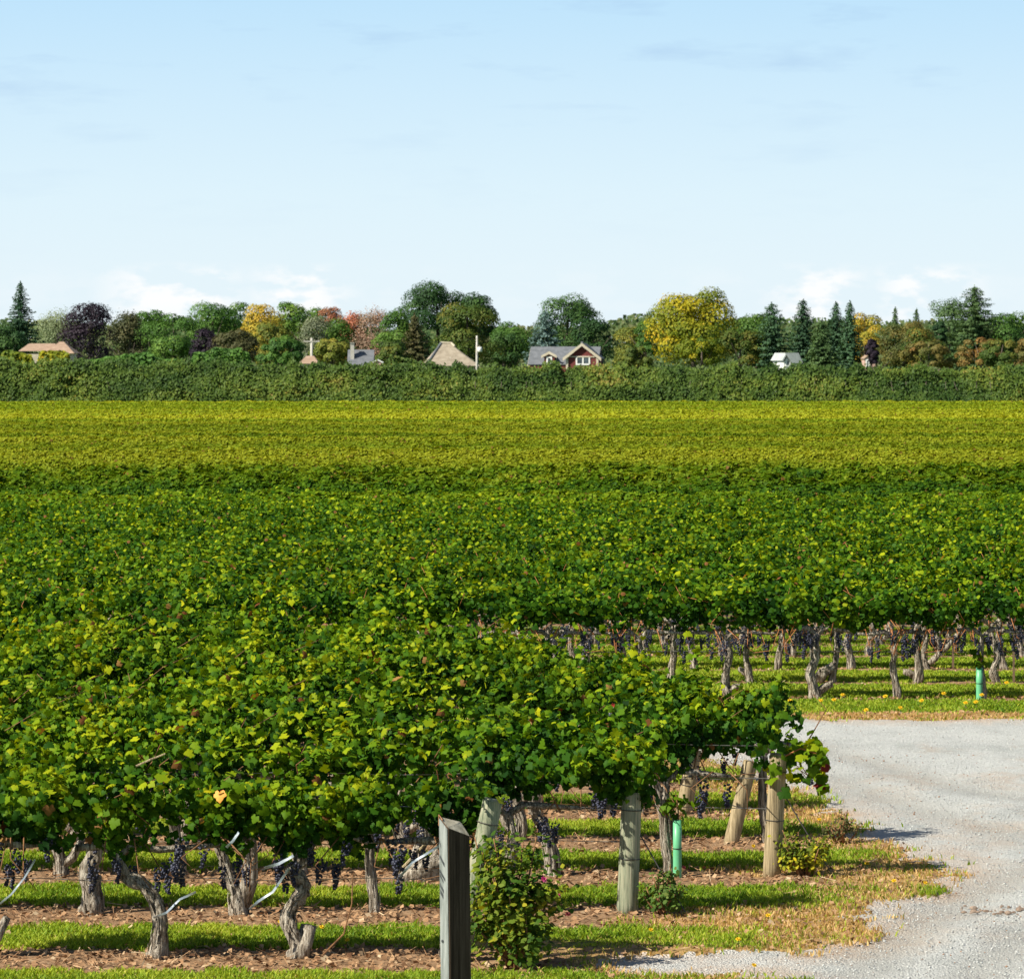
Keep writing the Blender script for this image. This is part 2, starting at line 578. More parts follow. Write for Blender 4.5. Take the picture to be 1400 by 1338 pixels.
def gravel_mat():
    m, nt = new_mat('crushed_limestone')
    L = nt.links.new
    out = nd(nt, 'ShaderNodeOutputMaterial')
    g = nd(nt, 'ShaderNodeNewGeometry')
    vo = nd(nt, 'ShaderNodeTexVoronoi')
    vo.inputs['Scale'].default_value = 55
    L(g.outputs['Position'], vo.inputs['Vector'])
    mpp = nd(nt, 'ShaderNodeMapping')
    mpp.inputs['Scale'].default_value = (1.0, .55, 1)
    L(g.outputs['Position'], mpp.inputs[0])
    n = nd(nt, 'ShaderNodeTexNoise')
    n.inputs['Scale'].default_value = 1.1
    n.inputs['Detail'].default_value = 9
    n.inputs['Roughness'].default_value = .62
    L(mpp.outputs[0], n.inputs['Vector'])
    sep = nd(nt, 'ShaderNodeSeparateColor')
    L(vo.outputs['Color'], sep.inputs[0])
    st = nd(nt, 'ShaderNodeValToRGB')
    ramp(st, [(0, (.395, .405, .395)), (.5, (.485, .495, .485)), (1, (.58, .59, .575))])
    L(sep.outputs[0], st.inputs[0])
    lo = nd(nt, 'ShaderNodeValToRGB')
    ramp(lo, [(.32, (.76, .77, .77)), (.48, (.97, .97, .97)), (.66, (1.06, 1.06, 1.05))])
    L(n.outputs[0], lo.inputs[0])
    mu = nd(nt, 'ShaderNodeMix', data_type='RGBA', blend_type='MULTIPLY')
    mu.inputs[0].default_value = 1
    L(st.outputs[0], mu.inputs[6])
    L(lo.outputs[0], mu.inputs[7])
    # worn reddish soil showing through
    n3 = nd(nt, 'ShaderNodeTexNoise')
    n3.inputs['Scale'].default_value = .55
    n3.inputs['Detail'].default_value = 9
    n3.inputs['Roughness'].default_value = .7
    mp3 = nd(nt, 'ShaderNodeMapping')
    mp3.inputs['Location'].default_value = (13.2, 4.7, 0)
    L(mpp.outputs[0], mp3.inputs[0])
    L(mp3.outputs[0], n3.inputs['Vector'])
    mr = nd(nt, 'ShaderNodeMapRange')
    mr.inputs['From Min'].default_value = .52
    mr.inputs['From Max'].default_value = .70
    mr.inputs['To Max'].default_value = .8
    L(n3.outputs[0], mr.inputs['Value'])
    ae = nd(nt, 'ShaderNodeAttribute', attribute_name='edge')
    mxx = nd(nt, 'ShaderNodeMath', operation='MAXIMUM')
    L(mr.outputs[0], mxx.inputs[0])
    ev = nd(nt, 'ShaderNodeMath', operation='MULTIPLY')
    L(ae.outputs['Fac'], ev.inputs[0])
    em = nd(nt, 'ShaderNodeMapRange')
    em.inputs['From Min'].default_value = .36
    em.inputs['From Max'].default_value = .58
    L(n.outputs[0], em.inputs['Value'])
    L(em.outputs[0], ev.inputs[1])
    L(ev.outputs[0], mxx.inputs[1])
    mx = nd(nt, 'ShaderNodeMix', data_type='RGBA')
    mx.inputs[7].default_value = (.46, .335, .24, 1)
    L(mxx.outputs[0], mx.inputs[0])
    L(mu.outputs[2], mx.inputs[6])
    ar = nd(nt, 'ShaderNodeAttribute', attribute_name='rut')
    rm = nd(nt, 'ShaderNodeMath', operation='MULTIPLY')
    rm.inputs[1].default_value = .55
    L(ar.outputs['Fac'], rm.inputs[0])
    mxr = nd(nt, 'ShaderNodeMix', data_type='RGBA')
    mxr.inputs[7].default_value = (.33, .315, .285, 1)
    L(rm.outputs[0], mxr.inputs[0])
    L(mx.outputs[2], mxr.inputs[6])
    pb = nd(nt, 'ShaderNodeBsdfPrincipled')
    pb.inputs['Roughness'].default_value = .9
    pb.inputs['Specular IOR Level'].default_value = .2
    L(mxr.outputs[2], pb.inputs['Base Color'])
    bp = nd(nt, 'ShaderNodeBump')
    bp.inputs['Strength'].default_value = .8
    bp.inputs['Distance'].default_value = .02
    L(vo.outputs['Distance'], bp.inputs['Height'])
    bp.invert = True
    L(bp.outputs[0], pb.inputs['Normal'])
    L(pb.outputs[0], out.inputs[0])
    return m


M_FAR = ground_far_mat()
M_NEAR = ground_near_mat()
M_GRAVEL = gravel_mat()

# ------------------------------------------------------------------ layout of the rows
PITCH = 2.6
FRONT = [33.0 + PITCH * k for k in range(9)]                     # nine rows this side of the drive
ROW_END_PX = [640, 857, 1055, 1003, 937, 870, 752, 660, 410]     # where each ends, in the photo
FRONT_END = [(px - 700) * d / FOC for px, d in zip(ROW_END_PX, FRONT)]
BEYOND = [57.6 + PITCH * k for k in range(14)]                   # rows beyond the drive, vine by vine
GX0, GX1, GY0, GY1 = -10.0, 10.0, 29.0, 76.0

DRIVE = [gp(*p) for p in ((1420, 983), (1250, 986), (1120, 983), (1040, 979), (900, 985), (860, 1010), (1000, 1050), (1085, 1082), (1118, 1100), (1175, 1118), (1192, 1136), (1150, 1146),
                          (1235, 1160), (1285, 1180), (1290, 1200), (1262, 1222), (1202, 1242), (1196, 1282), (1120, 1297), (960, 1302), (850, 1306), (800, 1318), (840, 1330),
                          (1000, 1332), (1060, 1345), (960, 1420))] + [(2.0, 28.0), (12.0, 28.0), (13.0, 54.0)]


STRAW_PX = [(1040, 1262, 190, 13), (1160, 1272, 60, 9), (1130, 1190, 150, 9), (1230, 1180, 60, 8), (860, 1306, 70, 9), (1140, 1148, 70, 6), (700, 1294, 120, 7), (1150, 1292, 60, 5), (1100, 1112, 60, 5), (1260, 979, 190, 5), (900, 1328, 90, 6)]


def sdist(P, X, Y):
    """signed distance to the polygon, positive inside"""
    P = np.array(P)
    d = np.full(X.shape, 1e9)
    ins = np.zeros(X.shape, dtype=bool)
    for i in range(len(P)):
        a, b = P[i], P[(i + 1) % len(P)]
        e = b - a
        t = np.clip(((X - a[0]) * e[0] + (Y - a[1]) * e[1]) / max(e @ e, 1e-9), 0, 1)
        d = np.minimum(d, np.hypot(X - a[0] - t * e[0], Y - a[1] - t * e[1]))
        c = ((a[1] > Y) != (b[1] > Y)) & (X < (b[0] - a[0]) * (Y - a[1]) / (b[1] - a[1] + 1e-12) + a[0])
        ins ^= c
    return np.where(ins, d, -d)


def sstep(a, b, x):
    t = np.clip((x - a) / (b - a), 0, 1)
    return t * t * (3 - 2 * t)


def masks(X, Y):
    """grass, straw and gravel cover at ground points"""
    n = vnoise(X * 2.2, Y * 1.6, 3, 3) - .5
    nf = vnoise(X * 9, Y * 7, 5, 2) - .5
    nb = vnoise(X * .7 + 5, Y * .5, 9, 3) - .5
    soil = np.zeros(X.shape)
    straw = np.zeros(X.shape)
    for d, e in list(zip(FRONT, FRONT_END)) + [(d, 99.0) for d in BEYOND]:
        wob = n * .55 + nf * .35
        lo_, hi_ = (.95, .52) if d < 56 else (.42, .22)
        s = sstep(-lo_, -lo_ + .18, Y - d + wob) * (1 - sstep(hi_ - .15, hi_ + .05, Y - d + wob))
        past = sstep(.3, 1.1, X - e + n * 1.5)
        fade = 1 - sstep(1.6, 2.6, X - e + n)
        soil = np.maximum(soil, s * (1 - past))
        straw = np.maximum(straw, s * past * np.where(d < 36.5, 1, fade) * .9)
    head = sstep(.0, .22, nb + n * .35 - .06)
    endx = np.interp(Y, FRONT, FRONT_END)
    straw = np.maximum(straw, head * sstep(.4, 1.2, X - endx) * (Y < 48) * .8)
    for (cx, cy, rx, ry) in STRAW_PX:
        wx, wy = gp(cx, cy)
        hx, hy = rx * wy / FOC, abs(gp(cx, cy + ry)[1] - wy)
        q = np.hypot((X - wx) / hx, (Y - wy) / hy) + n * 1.1 + nf * .8
        straw = np.maximum(straw, .95 * sstep(1.15, .65, q))
    gv = sdist(DRIVE, X, Y) + n * .7 + nf * .4
    gravel = gv > 0
    near_edge = np.clip(1 + gv / .95, 0, 1) * (~gravel)
    straw = np.maximum(straw, near_edge * np.clip(.55 + n * 1.6, 0, 1))
    straw = np.maximum(straw, (np.abs(Y - 54.6) < .75 + n * 1.2) * (X > 3.0) * np.clip(.8 + nf * 1.5, 0, 1))
    front_dry = sstep(31.9, 31.2, Y + n) if False else 0
    straw = np.maximum(straw, front_dry)
    grass = np.clip(1 - soil - .95 * straw, 0, 1)
    grass = grass * np.clip(1.15 + nb * .8, 0, 1)
    return grass, np.clip(straw, 0, 1), gravel, gv


def build_ground():
    me = mesh_np('ground', np.array([(-5000, -200, -.14), (5000, -200, -.14), (5000, 7000, -.14), (-5000, 7000, -.14)], dtype=float), np.array([[0, 1, 2, 3]]), M_FAR)
    tag(link(bpy.data.objects.new('ground', me)), kind='structure')
    xs = np.arange(GX0, GX1 + .001, .05)
    ys = np.concatenate([np.arange(GY0, 45, .055), np.arange(45, GY1, .08)])
    X, Y = np.meshgrid(xs, ys)
    grass, straw, gravel, gv = masks(X, Y)
    Z = .004 + (vnoise(X * 6, Y * 6, 21, 3) - .5) * .035 * (1 - .5 * grass) + (vnoise(X * .6, Y * .6, 23, 2) - .5) * .05
    Z = np.where(gravel, .004 + (vnoise(X * 1.1, Y * .7, 25, 3) - .5) * .05, Z)
    nx, ny = len(xs), len(ys)
    V = np.stack([X, Y, Z], axis=-1).reshape(-1, 3)
    I = np.arange(nx * ny).reshape(ny, nx)
    F = np.stack([I[:-1, :-1], I[:-1, 1:], I[1:, 1:], I[1:, :-1]], axis=-1).reshape(-1, 4)
    fg = gravel.reshape(-1)[F].sum(axis=1) >= 2
    edge = np.clip(1 - gv / .8, 0, 1).reshape(-1)
    rut = np.zeros(X.shape)
    for path, wd in ((((1050, 1006), (1180, 1040), (1300, 1072), (1420, 1092)), .34), (((1060, 1040), (1200, 1084), (1300, 1118), (1420, 1150)), .34),
                     (((1170, 1330), (1290, 1240), (1380, 1200), (1440, 1180)), .32), (((1330, 1345), (1390, 1290), (1440, 1262)), .32)):
        Q = [np.array(gp(*p)) for p in path]
        dm = np.full(X.shape, 1e9)
        for a, b in zip(Q[:-1], Q[1:]):
            e = b - a
            tt = np.clip(((X - a[0]) * e[0] + (Y - a[1]) * e[1]) / (e @ e), 0, 1)
            dm = np.minimum(dm, np.hypot(X - a[0] - tt * e[0], Y - a[1] - tt * e[1]))
        rut = np.maximum(rut, np.exp(-(dm / wd) ** 2) * np.clip(.4 + 1.2 * vnoise(X * 1.4, Y * 1.1, 63, 3), 0, 1))
    V[:, 2] -= np.where(gravel, rut * .022, 0).reshape(-1)
    rut = rut.reshape(-1)
    for nm, sel, mat in (('vineyard_floor', ~fg, M_NEAR), ('gravel_drive', fg, M_GRAVEL)):
        f = F[sel]
        u, inv = np.unique(f, return_inverse=True)
        at_ = {'grass': grass.reshape(-1)[u], 'straw': straw.reshape(-1)[u], 'edge': edge[u], 'rut': rut[u]}
        me = mesh_np(nm, V[u], inv.reshape(-1, 4), mat, smooth=True, attrs=at_)
        tag(link(bpy.data.objects.new(nm, me)), kind='structure')


def in_view(X, Y, pad=.6):
    return np.abs(X) < Y * 700 / FOC + pad


def build_grass():
    n = 1500000
    Y = 29.5 + (72 - 29.5) * RNG.random(n) ** 1.35
    X = (RNG.random(n) * 2 - 1) * (Y * 700 / FOC + .5)
    g, s, gv, sd = masks(X, Y)
    clump = vnoise(X * 7, Y * 7, 41, 2)
    keep = (RNG.random(n) < (g * np.clip(.55 + clump, 0, 1) * (1 - .55 * s) + .22 * s)) & ~gv
    stray = gv & (RNG.random(n) < .25 * np.clip(1 - sd / .25, 0, 1) * (clump > .55))
    keep |= stray
    # below the fully hidden rows nothing is seen
    hid = (Y > 45) & (Y < 53.4) & (X < 1.2)
    keep &= ~hid
    X, Y, s, clump, g = X[keep], Y[keep], s[keep], clump[keep], g[keep]
    n = len(X)
    dry = RNG.random(n) < (.06 + .88 * s)
    patch = vnoise(X * 1.3, Y * .9, 45, 3)
    t = np.clip(.5 + .22 * RNG.standard_normal(n) + .9 * (patch - .5), 0, 1)
    c = cmap([(0, (.085, .175, .010)), (.5, (.23, .34, .018)), (1, (.42, .46, .045))], t)
    c[dry] = cmap([(0, (.36, .22, .075)), (1, (.66, .47, .21))], RNG.random(dry.sum()))
    h = (.022 + .036 * RNG.random(n)) * (.6 + .8 * clump) * np.where(dry, .75, 1)
    far = np.clip((Y - 40) / 25, 0, 1)
    wdt = (.0045 + .0035 * RNG.random(n)) * (1 + .9 * far)
    th = RNG.random(n) * 2 * PI
    lean = .25 + .55 * RNG.random(n)
    la = RNG.random(n) * 2 * PI
    base = np.stack([X, Y, np.full(n, -.002)], 1)
    side = np.stack([np.cos(th), np.sin(th), np.zeros(n)], 1) * wdt[:, None]
    tip = base + np.stack([np.cos(la) * lean * h, np.sin(la) * lean * h, h], 1)
    mid = base + np.stack([np.cos(la) * lean * h * .3, np.sin(la) * lean * h * .3, h * .6], 1)
    V = np.stack([base - side, base + side, mid + side * .8, tip, mid - side * .8], 1).reshape(-1, 3)
    i = (np.arange(n) * 5)[:, None]
    F = np.concatenate([i + np.array([[0, 1, 2]]), i + np.array([[0, 2, 4]]), i + np.array([[4, 2, 3]])], 0)
    me = mesh_np('grass', V, F, M_GRASS, np.repeat(c, 5, axis=0))
    tag(link(bpy.data.objects.new('grass', me)), kind='stuff')


def build_litter():
    n = 115000
    Y = 29.5 + (72 - 29.5) * RNG.random(n) ** 1.3
    X = (RNG.random(n) * 2 - 1) * (Y * 700 / FOC + .5)
    g, s, gv, sd = masks(X, Y)
    soil = np.clip(1 - g - s, 0, 1)
    p = soil * .85 + s * .35 + .015
    keep = (RNG.random(n) < p) & ~gv & ~((Y > 45) & (Y < 53.4) & (X < 1.2))
    X, Y = X[keep], Y[keep]
    n = len(X)
    T = np.array([(-.5, -.5, 0), (.5, -.35, .1), (.4, .5, -.05), (-.45, .4, .12)])
    stick = RNG.random(n) < .20
    Nn = np.stack([RNG.standard_normal(n) * .5, RNG.standard_normal(n) * .5 - .25, np.ones(n)], 1)
    D = np.stack([RNG.standard_normal(n), RNG.standard_normal(n), RNG.standard_normal(n) * .25], 1)
    S = .016 + .036 * RNG.random(n) ** 1.5
    C = np.stack([X, Y, .006 + .022 * RNG.random(n)], 1)
    c = cmap([(0, (.09, .045, .025)), (.4, (.30, .17, .09)), (.75, (.42, .265, .15)), (1, (.52, .40, .26))], np.clip(RNG.normal(.48, .25, n), 0, 1))
    V1, F1, c1 = scatter(T, [[0, 1, 2], [0, 2, 3]], C[~stick], Nn[~stick], D[~stick], S[~stick], c[~stick])
    Ts = np.array([(-.06, -1, 0), (.06, -1, 0), (.05, 1, .1), (-.05, 1, .1)])
    V2, F2, c2 = scatter(Ts, [[0, 1, 2], [0, 2, 3]], C[stick] + [0, 0, .012], Nn[stick], D[stick], S[stick] * 1.5, np.minimum(c[stick] * 1.05, .55))
    me = mesh_np('leaf_litter', np.concatenate([V1, V2]), np.concatenate([F1, F2 + len(V1)]), M_LITTER, np.concatenate([c1, c2]))
    tag(link(bpy.data.objects.new('leaf_litter', me)), kind='stuff')


def build_stones():
    n = 46000
    Y = 29.5 + (55 - 29.5) * RNG.random(n) ** 1.25
    X = -1 + (Y * 700 / FOC + 1.6) * RNG.random(n)
    g, s, gv, sd = masks(X, Y)
    keep = gv
    X, Y = X[keep], Y[keep]
    n = len(X)
    O = np.array([(1, 0, 0), (0, 1, 0), (-1, 0, 0), (0, -1, 0), (0, 0, 1), (0, 0, -1)], dtype=float)
    F0 = np.array([[0, 1, 4], [1, 2, 4], [2, 3, 4], [3, 0, 4], [1, 0, 5], [2, 1, 5], [3, 2, 5], [0, 3, 5]])
    S = (.004 + .009 * RNG.random(n) ** 3.5)
    V = O[None] * S[:, None, None] * (.6 + .8 * RNG.random((n, 6, 1)))
    th = RNG.random(n) * 6.28
    c, s_ = np.cos(th)[:, None], np.sin(th)[:, None]
    V = np.stack([V[..., 0] * c - V[..., 1] * s_, V[..., 0] * s_ + V[..., 1] * c, V[..., 2] * .75], -1)
    Z = .004 + (vnoise(X * 1.1, Y * .7, 25, 3) - .5) * .05
    V += np.stack([X, Y, Z + S * .2], 1)[:, None, :]
    F = (F0[None] + (np.arange(n) * 6)[:, None, None]).reshape(-1, 3)
    t = np.clip(RNG.normal(.5, .28, n), 0, 1)
    col = cmap([(0, (.32, .325, .32)), (.5, (.48, .49, .48)), (1, (.64, .65, .63))], t)
    br = RNG.random(n) < .05
    col[br] = (.34, .22, .15)
    me = mesh_np('gravel_stones', V.reshape(-1, 3), F, M_LITTER, np.repeat(col, 6, axis=0))
    tag(link(bpy.data.objects.new('gravel_stones', me)), kind='stuff')


# ------------------------------------------------------------------ vine building blocks
# five-lobed grape leaf, stalk notch at the origin, tip along +y
_half = [(.10, -.20), (.34, -.36), (.52, -.20), (.53, -.02), (.66, .06), (.72, .26), (.56, .40), (.43, .46), (.35, .68)]
LEAF_PTS = [(0, .0)] + _half + [(0, .98)] + [(-x, y) for x, y in reversed(_half)]
LEAF_T = np.array([(0, .14, .0)] + [(x, y - .1, -.22 * abs(x) - .30 * max(y, 0) ** 2 + (.06 if i % 2 else -.05)) for i, (x, y) in enumerate(LEAF_PTS)])
LEAF_F = [[0, i, i + 1] for i in range(1, len(LEAF_PTS))] + [[0, len(LEAF_PTS), 1]]
LEAF_S = np.array([(0, -.35, 0), (.5, -.15, -.1), (.42, .35, -.1), (0, .7, -.15), (-.42, .35, -.1), (-.5, -.15, -.1)])
LEAF_SF = [[0, 1, 2], [0, 2, 3], [0, 3, 4], [0, 4, 5]]

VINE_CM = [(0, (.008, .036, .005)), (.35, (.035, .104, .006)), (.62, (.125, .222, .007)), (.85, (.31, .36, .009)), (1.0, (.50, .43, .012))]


def vine_cols(n, mean=.42, sd=.19, brown=.02):
    t = np.clip(RNG.normal(mean, sd, n), 0, 1)
    c = cmap(VINE_CM, t)
    b = RNG.random(n) < brown
    c[b] = cmap([(0, (.15, .05, .02)), (1, (.34, .19, .06))], RNG.random(b.sum()))
    return c


def foliage_points(length=1.1, n_shoot=28, base=.86, per=17, reach=1.0, high=1.0, floor=.70):
    C, N, D, T = [], [], [], []
    # a vine is a handful of spurs, each with a bunch of shoots: dense tufts with hollows between them
    spurs = [(-.5 + (k + RNG.random()) / 6) * length for k in range(6)]
    vig = RNG.uniform(.80, 1.45, 6)
    fling = RNG.uniform(.20, 1.40, (6, 2))
    for i in range(n_shoot):
        k = RNG.integers(6)
        x0 = spurs[k] + RNG.normal(0, .04)
        side = -1 if RNG.random() < .58 else 1
        stray = RNG.random() < .10
        Ls = (.28 + .30 * RNG.random()) * high * vig[k] * (1.25 if stray else 1)
        out = (.10 + .38 * RNG.random()) * reach * fling[k, (side + 1) // 2]
        droop = (.25 if stray else .40) + .75 * RNG.random() * (.4 if stray else 1)
        dx = RNG.normal(0, .17)
        for j in range(per):
            t = (j + RNG.random()) / per
            zz = base - .02 + Ls * (1.72 * t - droop * .98 * t * t)
            yy = side * out * (.15 * t + 1.15 * t * t)
            xx = x0 + dx * t
            for q in range(2):
                o = RNG.normal(0, .055, 3)
                c = np.array([xx, yy, zz]) + o
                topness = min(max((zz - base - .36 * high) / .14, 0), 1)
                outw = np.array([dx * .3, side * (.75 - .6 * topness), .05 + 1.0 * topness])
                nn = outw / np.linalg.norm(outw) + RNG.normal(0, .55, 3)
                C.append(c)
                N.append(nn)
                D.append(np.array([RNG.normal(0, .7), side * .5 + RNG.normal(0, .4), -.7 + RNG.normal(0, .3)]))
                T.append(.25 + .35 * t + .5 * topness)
    C, N, D, T = map(np.array, (C, N, D, T))
    trim = base + .50 * high + .12 * (vnoise(C[:, 0] * 2 + RNG.random() * 60, C[:, 1], 35, 2) - .5) * 2
    keep_top = (C[:, 2] < trim + .05 * RNG.random(len(C))) | (RNG.random(len(C)) < .16)
    hole = vnoise(C[:, 0] * 2.7 + RNG.random() * 60, C[:, 2] * 2.7 + C[:, 1] * 1.9 + RNG.random() * 60, 39, 2) < .385
    keep_top &= ~hole | (RNG.random(len(C)) < .10)
    k = keep_top & (C[:, 2] > floor + .40 * (vnoise(C[:, 0] * 4 + RNG.random() * 60, C[:, 1] * 3, 33, 2) - .35) + .12 * RNG.random(len(C)))
    return C[k], N[k], D[k], T[k]


def foliage_mesh(name, near=True, **kw):
    C, N, D, T = foliage_points(**kw)
    n = len(C)
    patch = vnoise(C[:, 0] * 3 + RNG.random() * 50, C[:, 2] * 3 + C[:, 1] * 2, 77, 2)
    t = .07 + .50 * T + .75 * (patch - .5) + RNG.normal(0, .13, n)  # lighter tops, darker sides: new growth, plus sun and shade painted in
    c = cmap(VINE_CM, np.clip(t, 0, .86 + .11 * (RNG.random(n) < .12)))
    b = RNG.random(n) < .007
    c[b] = cmap([(0, (.15, .05, .02)), (1, (.34, .19, .06))], RNG.random(b.sum()))
    S = (.026 + .040 * RNG.random(n) ** 1.3)
    if near:
        V, F, cc = scatter(LEAF_T, LEAF_F, C, N, D, S * 1.06, c, True)
    else:
        V, F, cc = scatter(LEAF_S * [1.15, 1, 1], LEAF_SF, C, N, D, S * 1.12, c, True)
    return mesh_np(name, V, F, M_VINE, cc)


def vine_trunk(path, radii, seed, arms=True, stub=None):
    mb = MB()
    P = [Vector(p) for p in path]
    # refine the path
    pts, rad = [], []
    for i in range(len(P) - 1):
        for q in range(4):
            t = q / 4
            p0, p1, p2, p3 = P[max(i - 1, 0)], P[i], P[i + 1], P[min(i + 2, len(P) - 1)]
            pts.append(.5 * ((2 * p1) + (p2 - p0) * t + (2 * p0 - 5 * p1 + 4 * p2 - p3) * t * t + (3 * p1 - 3 * p2 + p3 - p0) * t ** 3))
            rad.append(radii[i] * (1 - t) + radii[i + 1] * t)
    pts.append(P[-1])
    rad.append(radii[-1])
    rr = random.Random(seed)
    rad = [r * (1 + .16 * rr.uniform(-1, 1)) for r in rad]
    rad = [q * .75 for q in rad]
    mb.tube(pts, rad, 16, .52, seed)
    for j in range(110):              # loose strips of bark
        u = rr.uniform(0, len(pts) - 4)
        a = int(u)
        th = rr.uniform(0, 6.28)
        off = Vector((math.cos(th), math.sin(th), 0))
        o1, o2 = rad[a] * rr.uniform(.98, 1.18), rad[a + 3] * rr.uniform(1.0, 1.45)
        p1, p2 = pts[a] + off * o1, pts[a + 3] + off * o2
        if rr.random() < .5:
            p1, p2 = p2, p1
        sd = Vector((-math.sin(th), math.cos(th), 0)) * rr.uniform(.004, .010)
        inn = off * .004
        pm = (p1 + p2) / 2 + off * .006
        mb.poly([p1 - sd, p1 + sd, pm + sd * 1.2, pm - sd * 1.2])
        mb.poly([pm - sd * 1.2, pm + sd * 1.2, p2 + sd * .5, p2 - sd * .5])
    top = P[-1]
    if arms:
        for s in (-1, 1):
            mb.tube([top - Vector((0, 0, .03)), top + Vector((s * .12, .01, .06)), top + Vector((s * .32, rr.uniform(-.03, .03), .04 + rr.uniform(-.02, .02))), Vector((s * .56, 0, .87))],
                    [rad[-1] * .8, .034, .026, .016], 8, .25, seed + s + 5)
    if stub:
        mb.tube(stub[0], stub[1], 10, .35, seed + 9)
    return mb.mesh('trunk', M_BARK, True)


def random_trunk(seed):
    r = random.Random(seed)
    k = 5
    lean = r.uniform(-.16, .16)
    pts = []
    for i in range(k):
        t = i / (k - 1)
        pts.append((lean * t * (1.6 - t) + r.uniform(-.05, .05) * (0 < i), r.uniform(-.04, .04) * (i > 0), -.04 + .87 * t))
    r0 = r.uniform(.045, .062)
    rad = [r0 * 1.3, r0 * 1.0, r0 * .92, r0 * .85, r0 * .7]
    stub = None
    if r.random() < .4:
        s = r.choice((-1, 1))
        stub = ([(0, 0, .1), (s * .09, -.02, .16), (s * .17, -.03, r.uniform(.14, .34))], [.04, .042, .03])
    return vine_trunk(pts, rad, seed, True, stub)


def canes_mesh(seed, red=False, n=8):
    r = random.Random(seed)
    mb = MB()
    for i in range(n):
        x = r.uniform(-.55, .55)
        y = r.uniform(-.07, .07)
        if r.random() < .68:      # hangs below the wire
            pts = [(x, y, .90), (x + r.uniform(-.06, .06), y - .12, .93), (x + r.uniform(-.18, .18), y - .16, r.uniform(.62, .80)), (x + r.uniform(-.28, .28), y - .18, r.uniform(.5, .72))]
        else:
            pts = [(x, y, .84), (x + r.uniform(-.12, .12), y + r.uniform(-.1, .05), 1.02), (x + r.uniform(-.25, .25), y + r.uniform(-.2, .15), 1.24), (x + r.uniform(-.3, .3), y + r.uniform(-.35, .3), r.uniform(1.3, 1.5))]
        mb.tube(pts, [.008, .006, .005, .003], 5)
    return mb.mesh('canes', M_CANE_RED if red else M_CANE, True)


def grape_mesh(seed, berries=46):
    r = np.random.default_rng(seed)
    t = (1 + 5 ** .5) / 2
    I = norm(np.array([(-1, t, 0), (1, t, 0), (-1, -t, 0), (1, -t, 0), (0, -1, t), (0, 1, t), (0, -1, -t), (0, 1, -t), (t, 0, -1), (t, 0, 1), (-t, 0, -1), (-t, 0, 1)], dtype=float))
    Fi = np.array([[0, 11, 5], [0, 5, 1], [0, 1, 7], [0, 7, 10], [0, 10, 11], [1, 5, 9], [5, 11, 4], [11, 10, 2], [10, 7, 6], [7, 1, 8], [3, 9, 4], [3, 4, 2], [3, 2, 6], [3, 6, 8], [3, 8, 9],
                   [4, 9, 5], [2, 4, 11], [6, 2, 10], [8, 6, 7], [9, 8, 1]])
    V, F = [], []
    for i in range(berries):
        u = r.random() ** .8
        w = .052 * (1 - .75 * u) * (1 if u > .08 else .7)
        a = r.random() * 6.28
        c = np.array([math.cos(a) * w * r.uniform(.55, 1), math.sin(a) * w * r.uniform(.55, 1), -.19 * u])
        F.append(Fi + 12 * len(V))
        V.append(I * r.uniform(.0105, .0135) + c)
    mb = MB().tube([(0, 0, .05), (0, 0, -.16)], [.003, .002], 5)
    v2 = np.array(mb.v)
    V = np.concatenate(V)
    F = np.concatenate(F)
    return mesh_np('grape_cluster', V, F, M_GRAPE, smooth=True)


# ------------------------------------------------------------------ the vines
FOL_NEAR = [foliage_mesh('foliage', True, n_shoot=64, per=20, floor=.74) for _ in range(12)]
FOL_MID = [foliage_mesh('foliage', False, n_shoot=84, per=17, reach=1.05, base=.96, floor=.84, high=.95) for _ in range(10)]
TRUNKS = [random_trunk(100 + i) for i in range(12)]
CANES = [canes_mesh(200 + i) for i in range(5)]
CANES_RED = [canes_mesh(220 + i, True, 9) for i in range(4)]
GRAPES = [grape_mesh(300 + i) for i in range(5)]


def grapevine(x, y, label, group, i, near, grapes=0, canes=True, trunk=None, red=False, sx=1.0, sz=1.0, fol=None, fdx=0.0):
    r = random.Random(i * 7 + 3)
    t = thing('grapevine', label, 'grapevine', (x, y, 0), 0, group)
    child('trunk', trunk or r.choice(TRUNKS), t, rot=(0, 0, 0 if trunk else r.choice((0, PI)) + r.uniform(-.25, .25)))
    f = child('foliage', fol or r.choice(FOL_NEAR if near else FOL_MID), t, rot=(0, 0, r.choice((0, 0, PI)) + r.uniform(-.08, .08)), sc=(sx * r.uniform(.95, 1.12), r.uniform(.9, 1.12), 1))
    s = sz * r.uniform(.94, 1.07)
    f.scale.z = s
    f.location.z = .84 * (1 - s)
    f.location.x = fdx
    if canes:
        child('canes', canes_mesh(900 + i, True, 18) if red else r.choice(CANES if near else CANES_RED), t)
    for k in range(grapes):
        gx = r.uniform(-.52, .52)
        g = child('grape_cluster', r.choice(GRAPES), t, loc=(gx, r.uniform(-.24, .12), r.uniform(.68, .93)), rot=(r.uniform(-.15, .15), r.uniform(-.15, .15), r.uniform(0, 6)))
        q = r.uniform(.8, 1.15)
        g.scale = (q, q, q)
    return t


G_FRONT = 'vines of the block this side of the gravel drive'
G_HID = 'vines lost in the solid canopy this side of the gravel drive'
G_BEY = 'vines of the first rows beyond the gravel drive'
G_BHID = 'vines lost in the solid canopy beyond the gravel drive'


def px_x(px, d):
    return (px - 700) * d / FOC


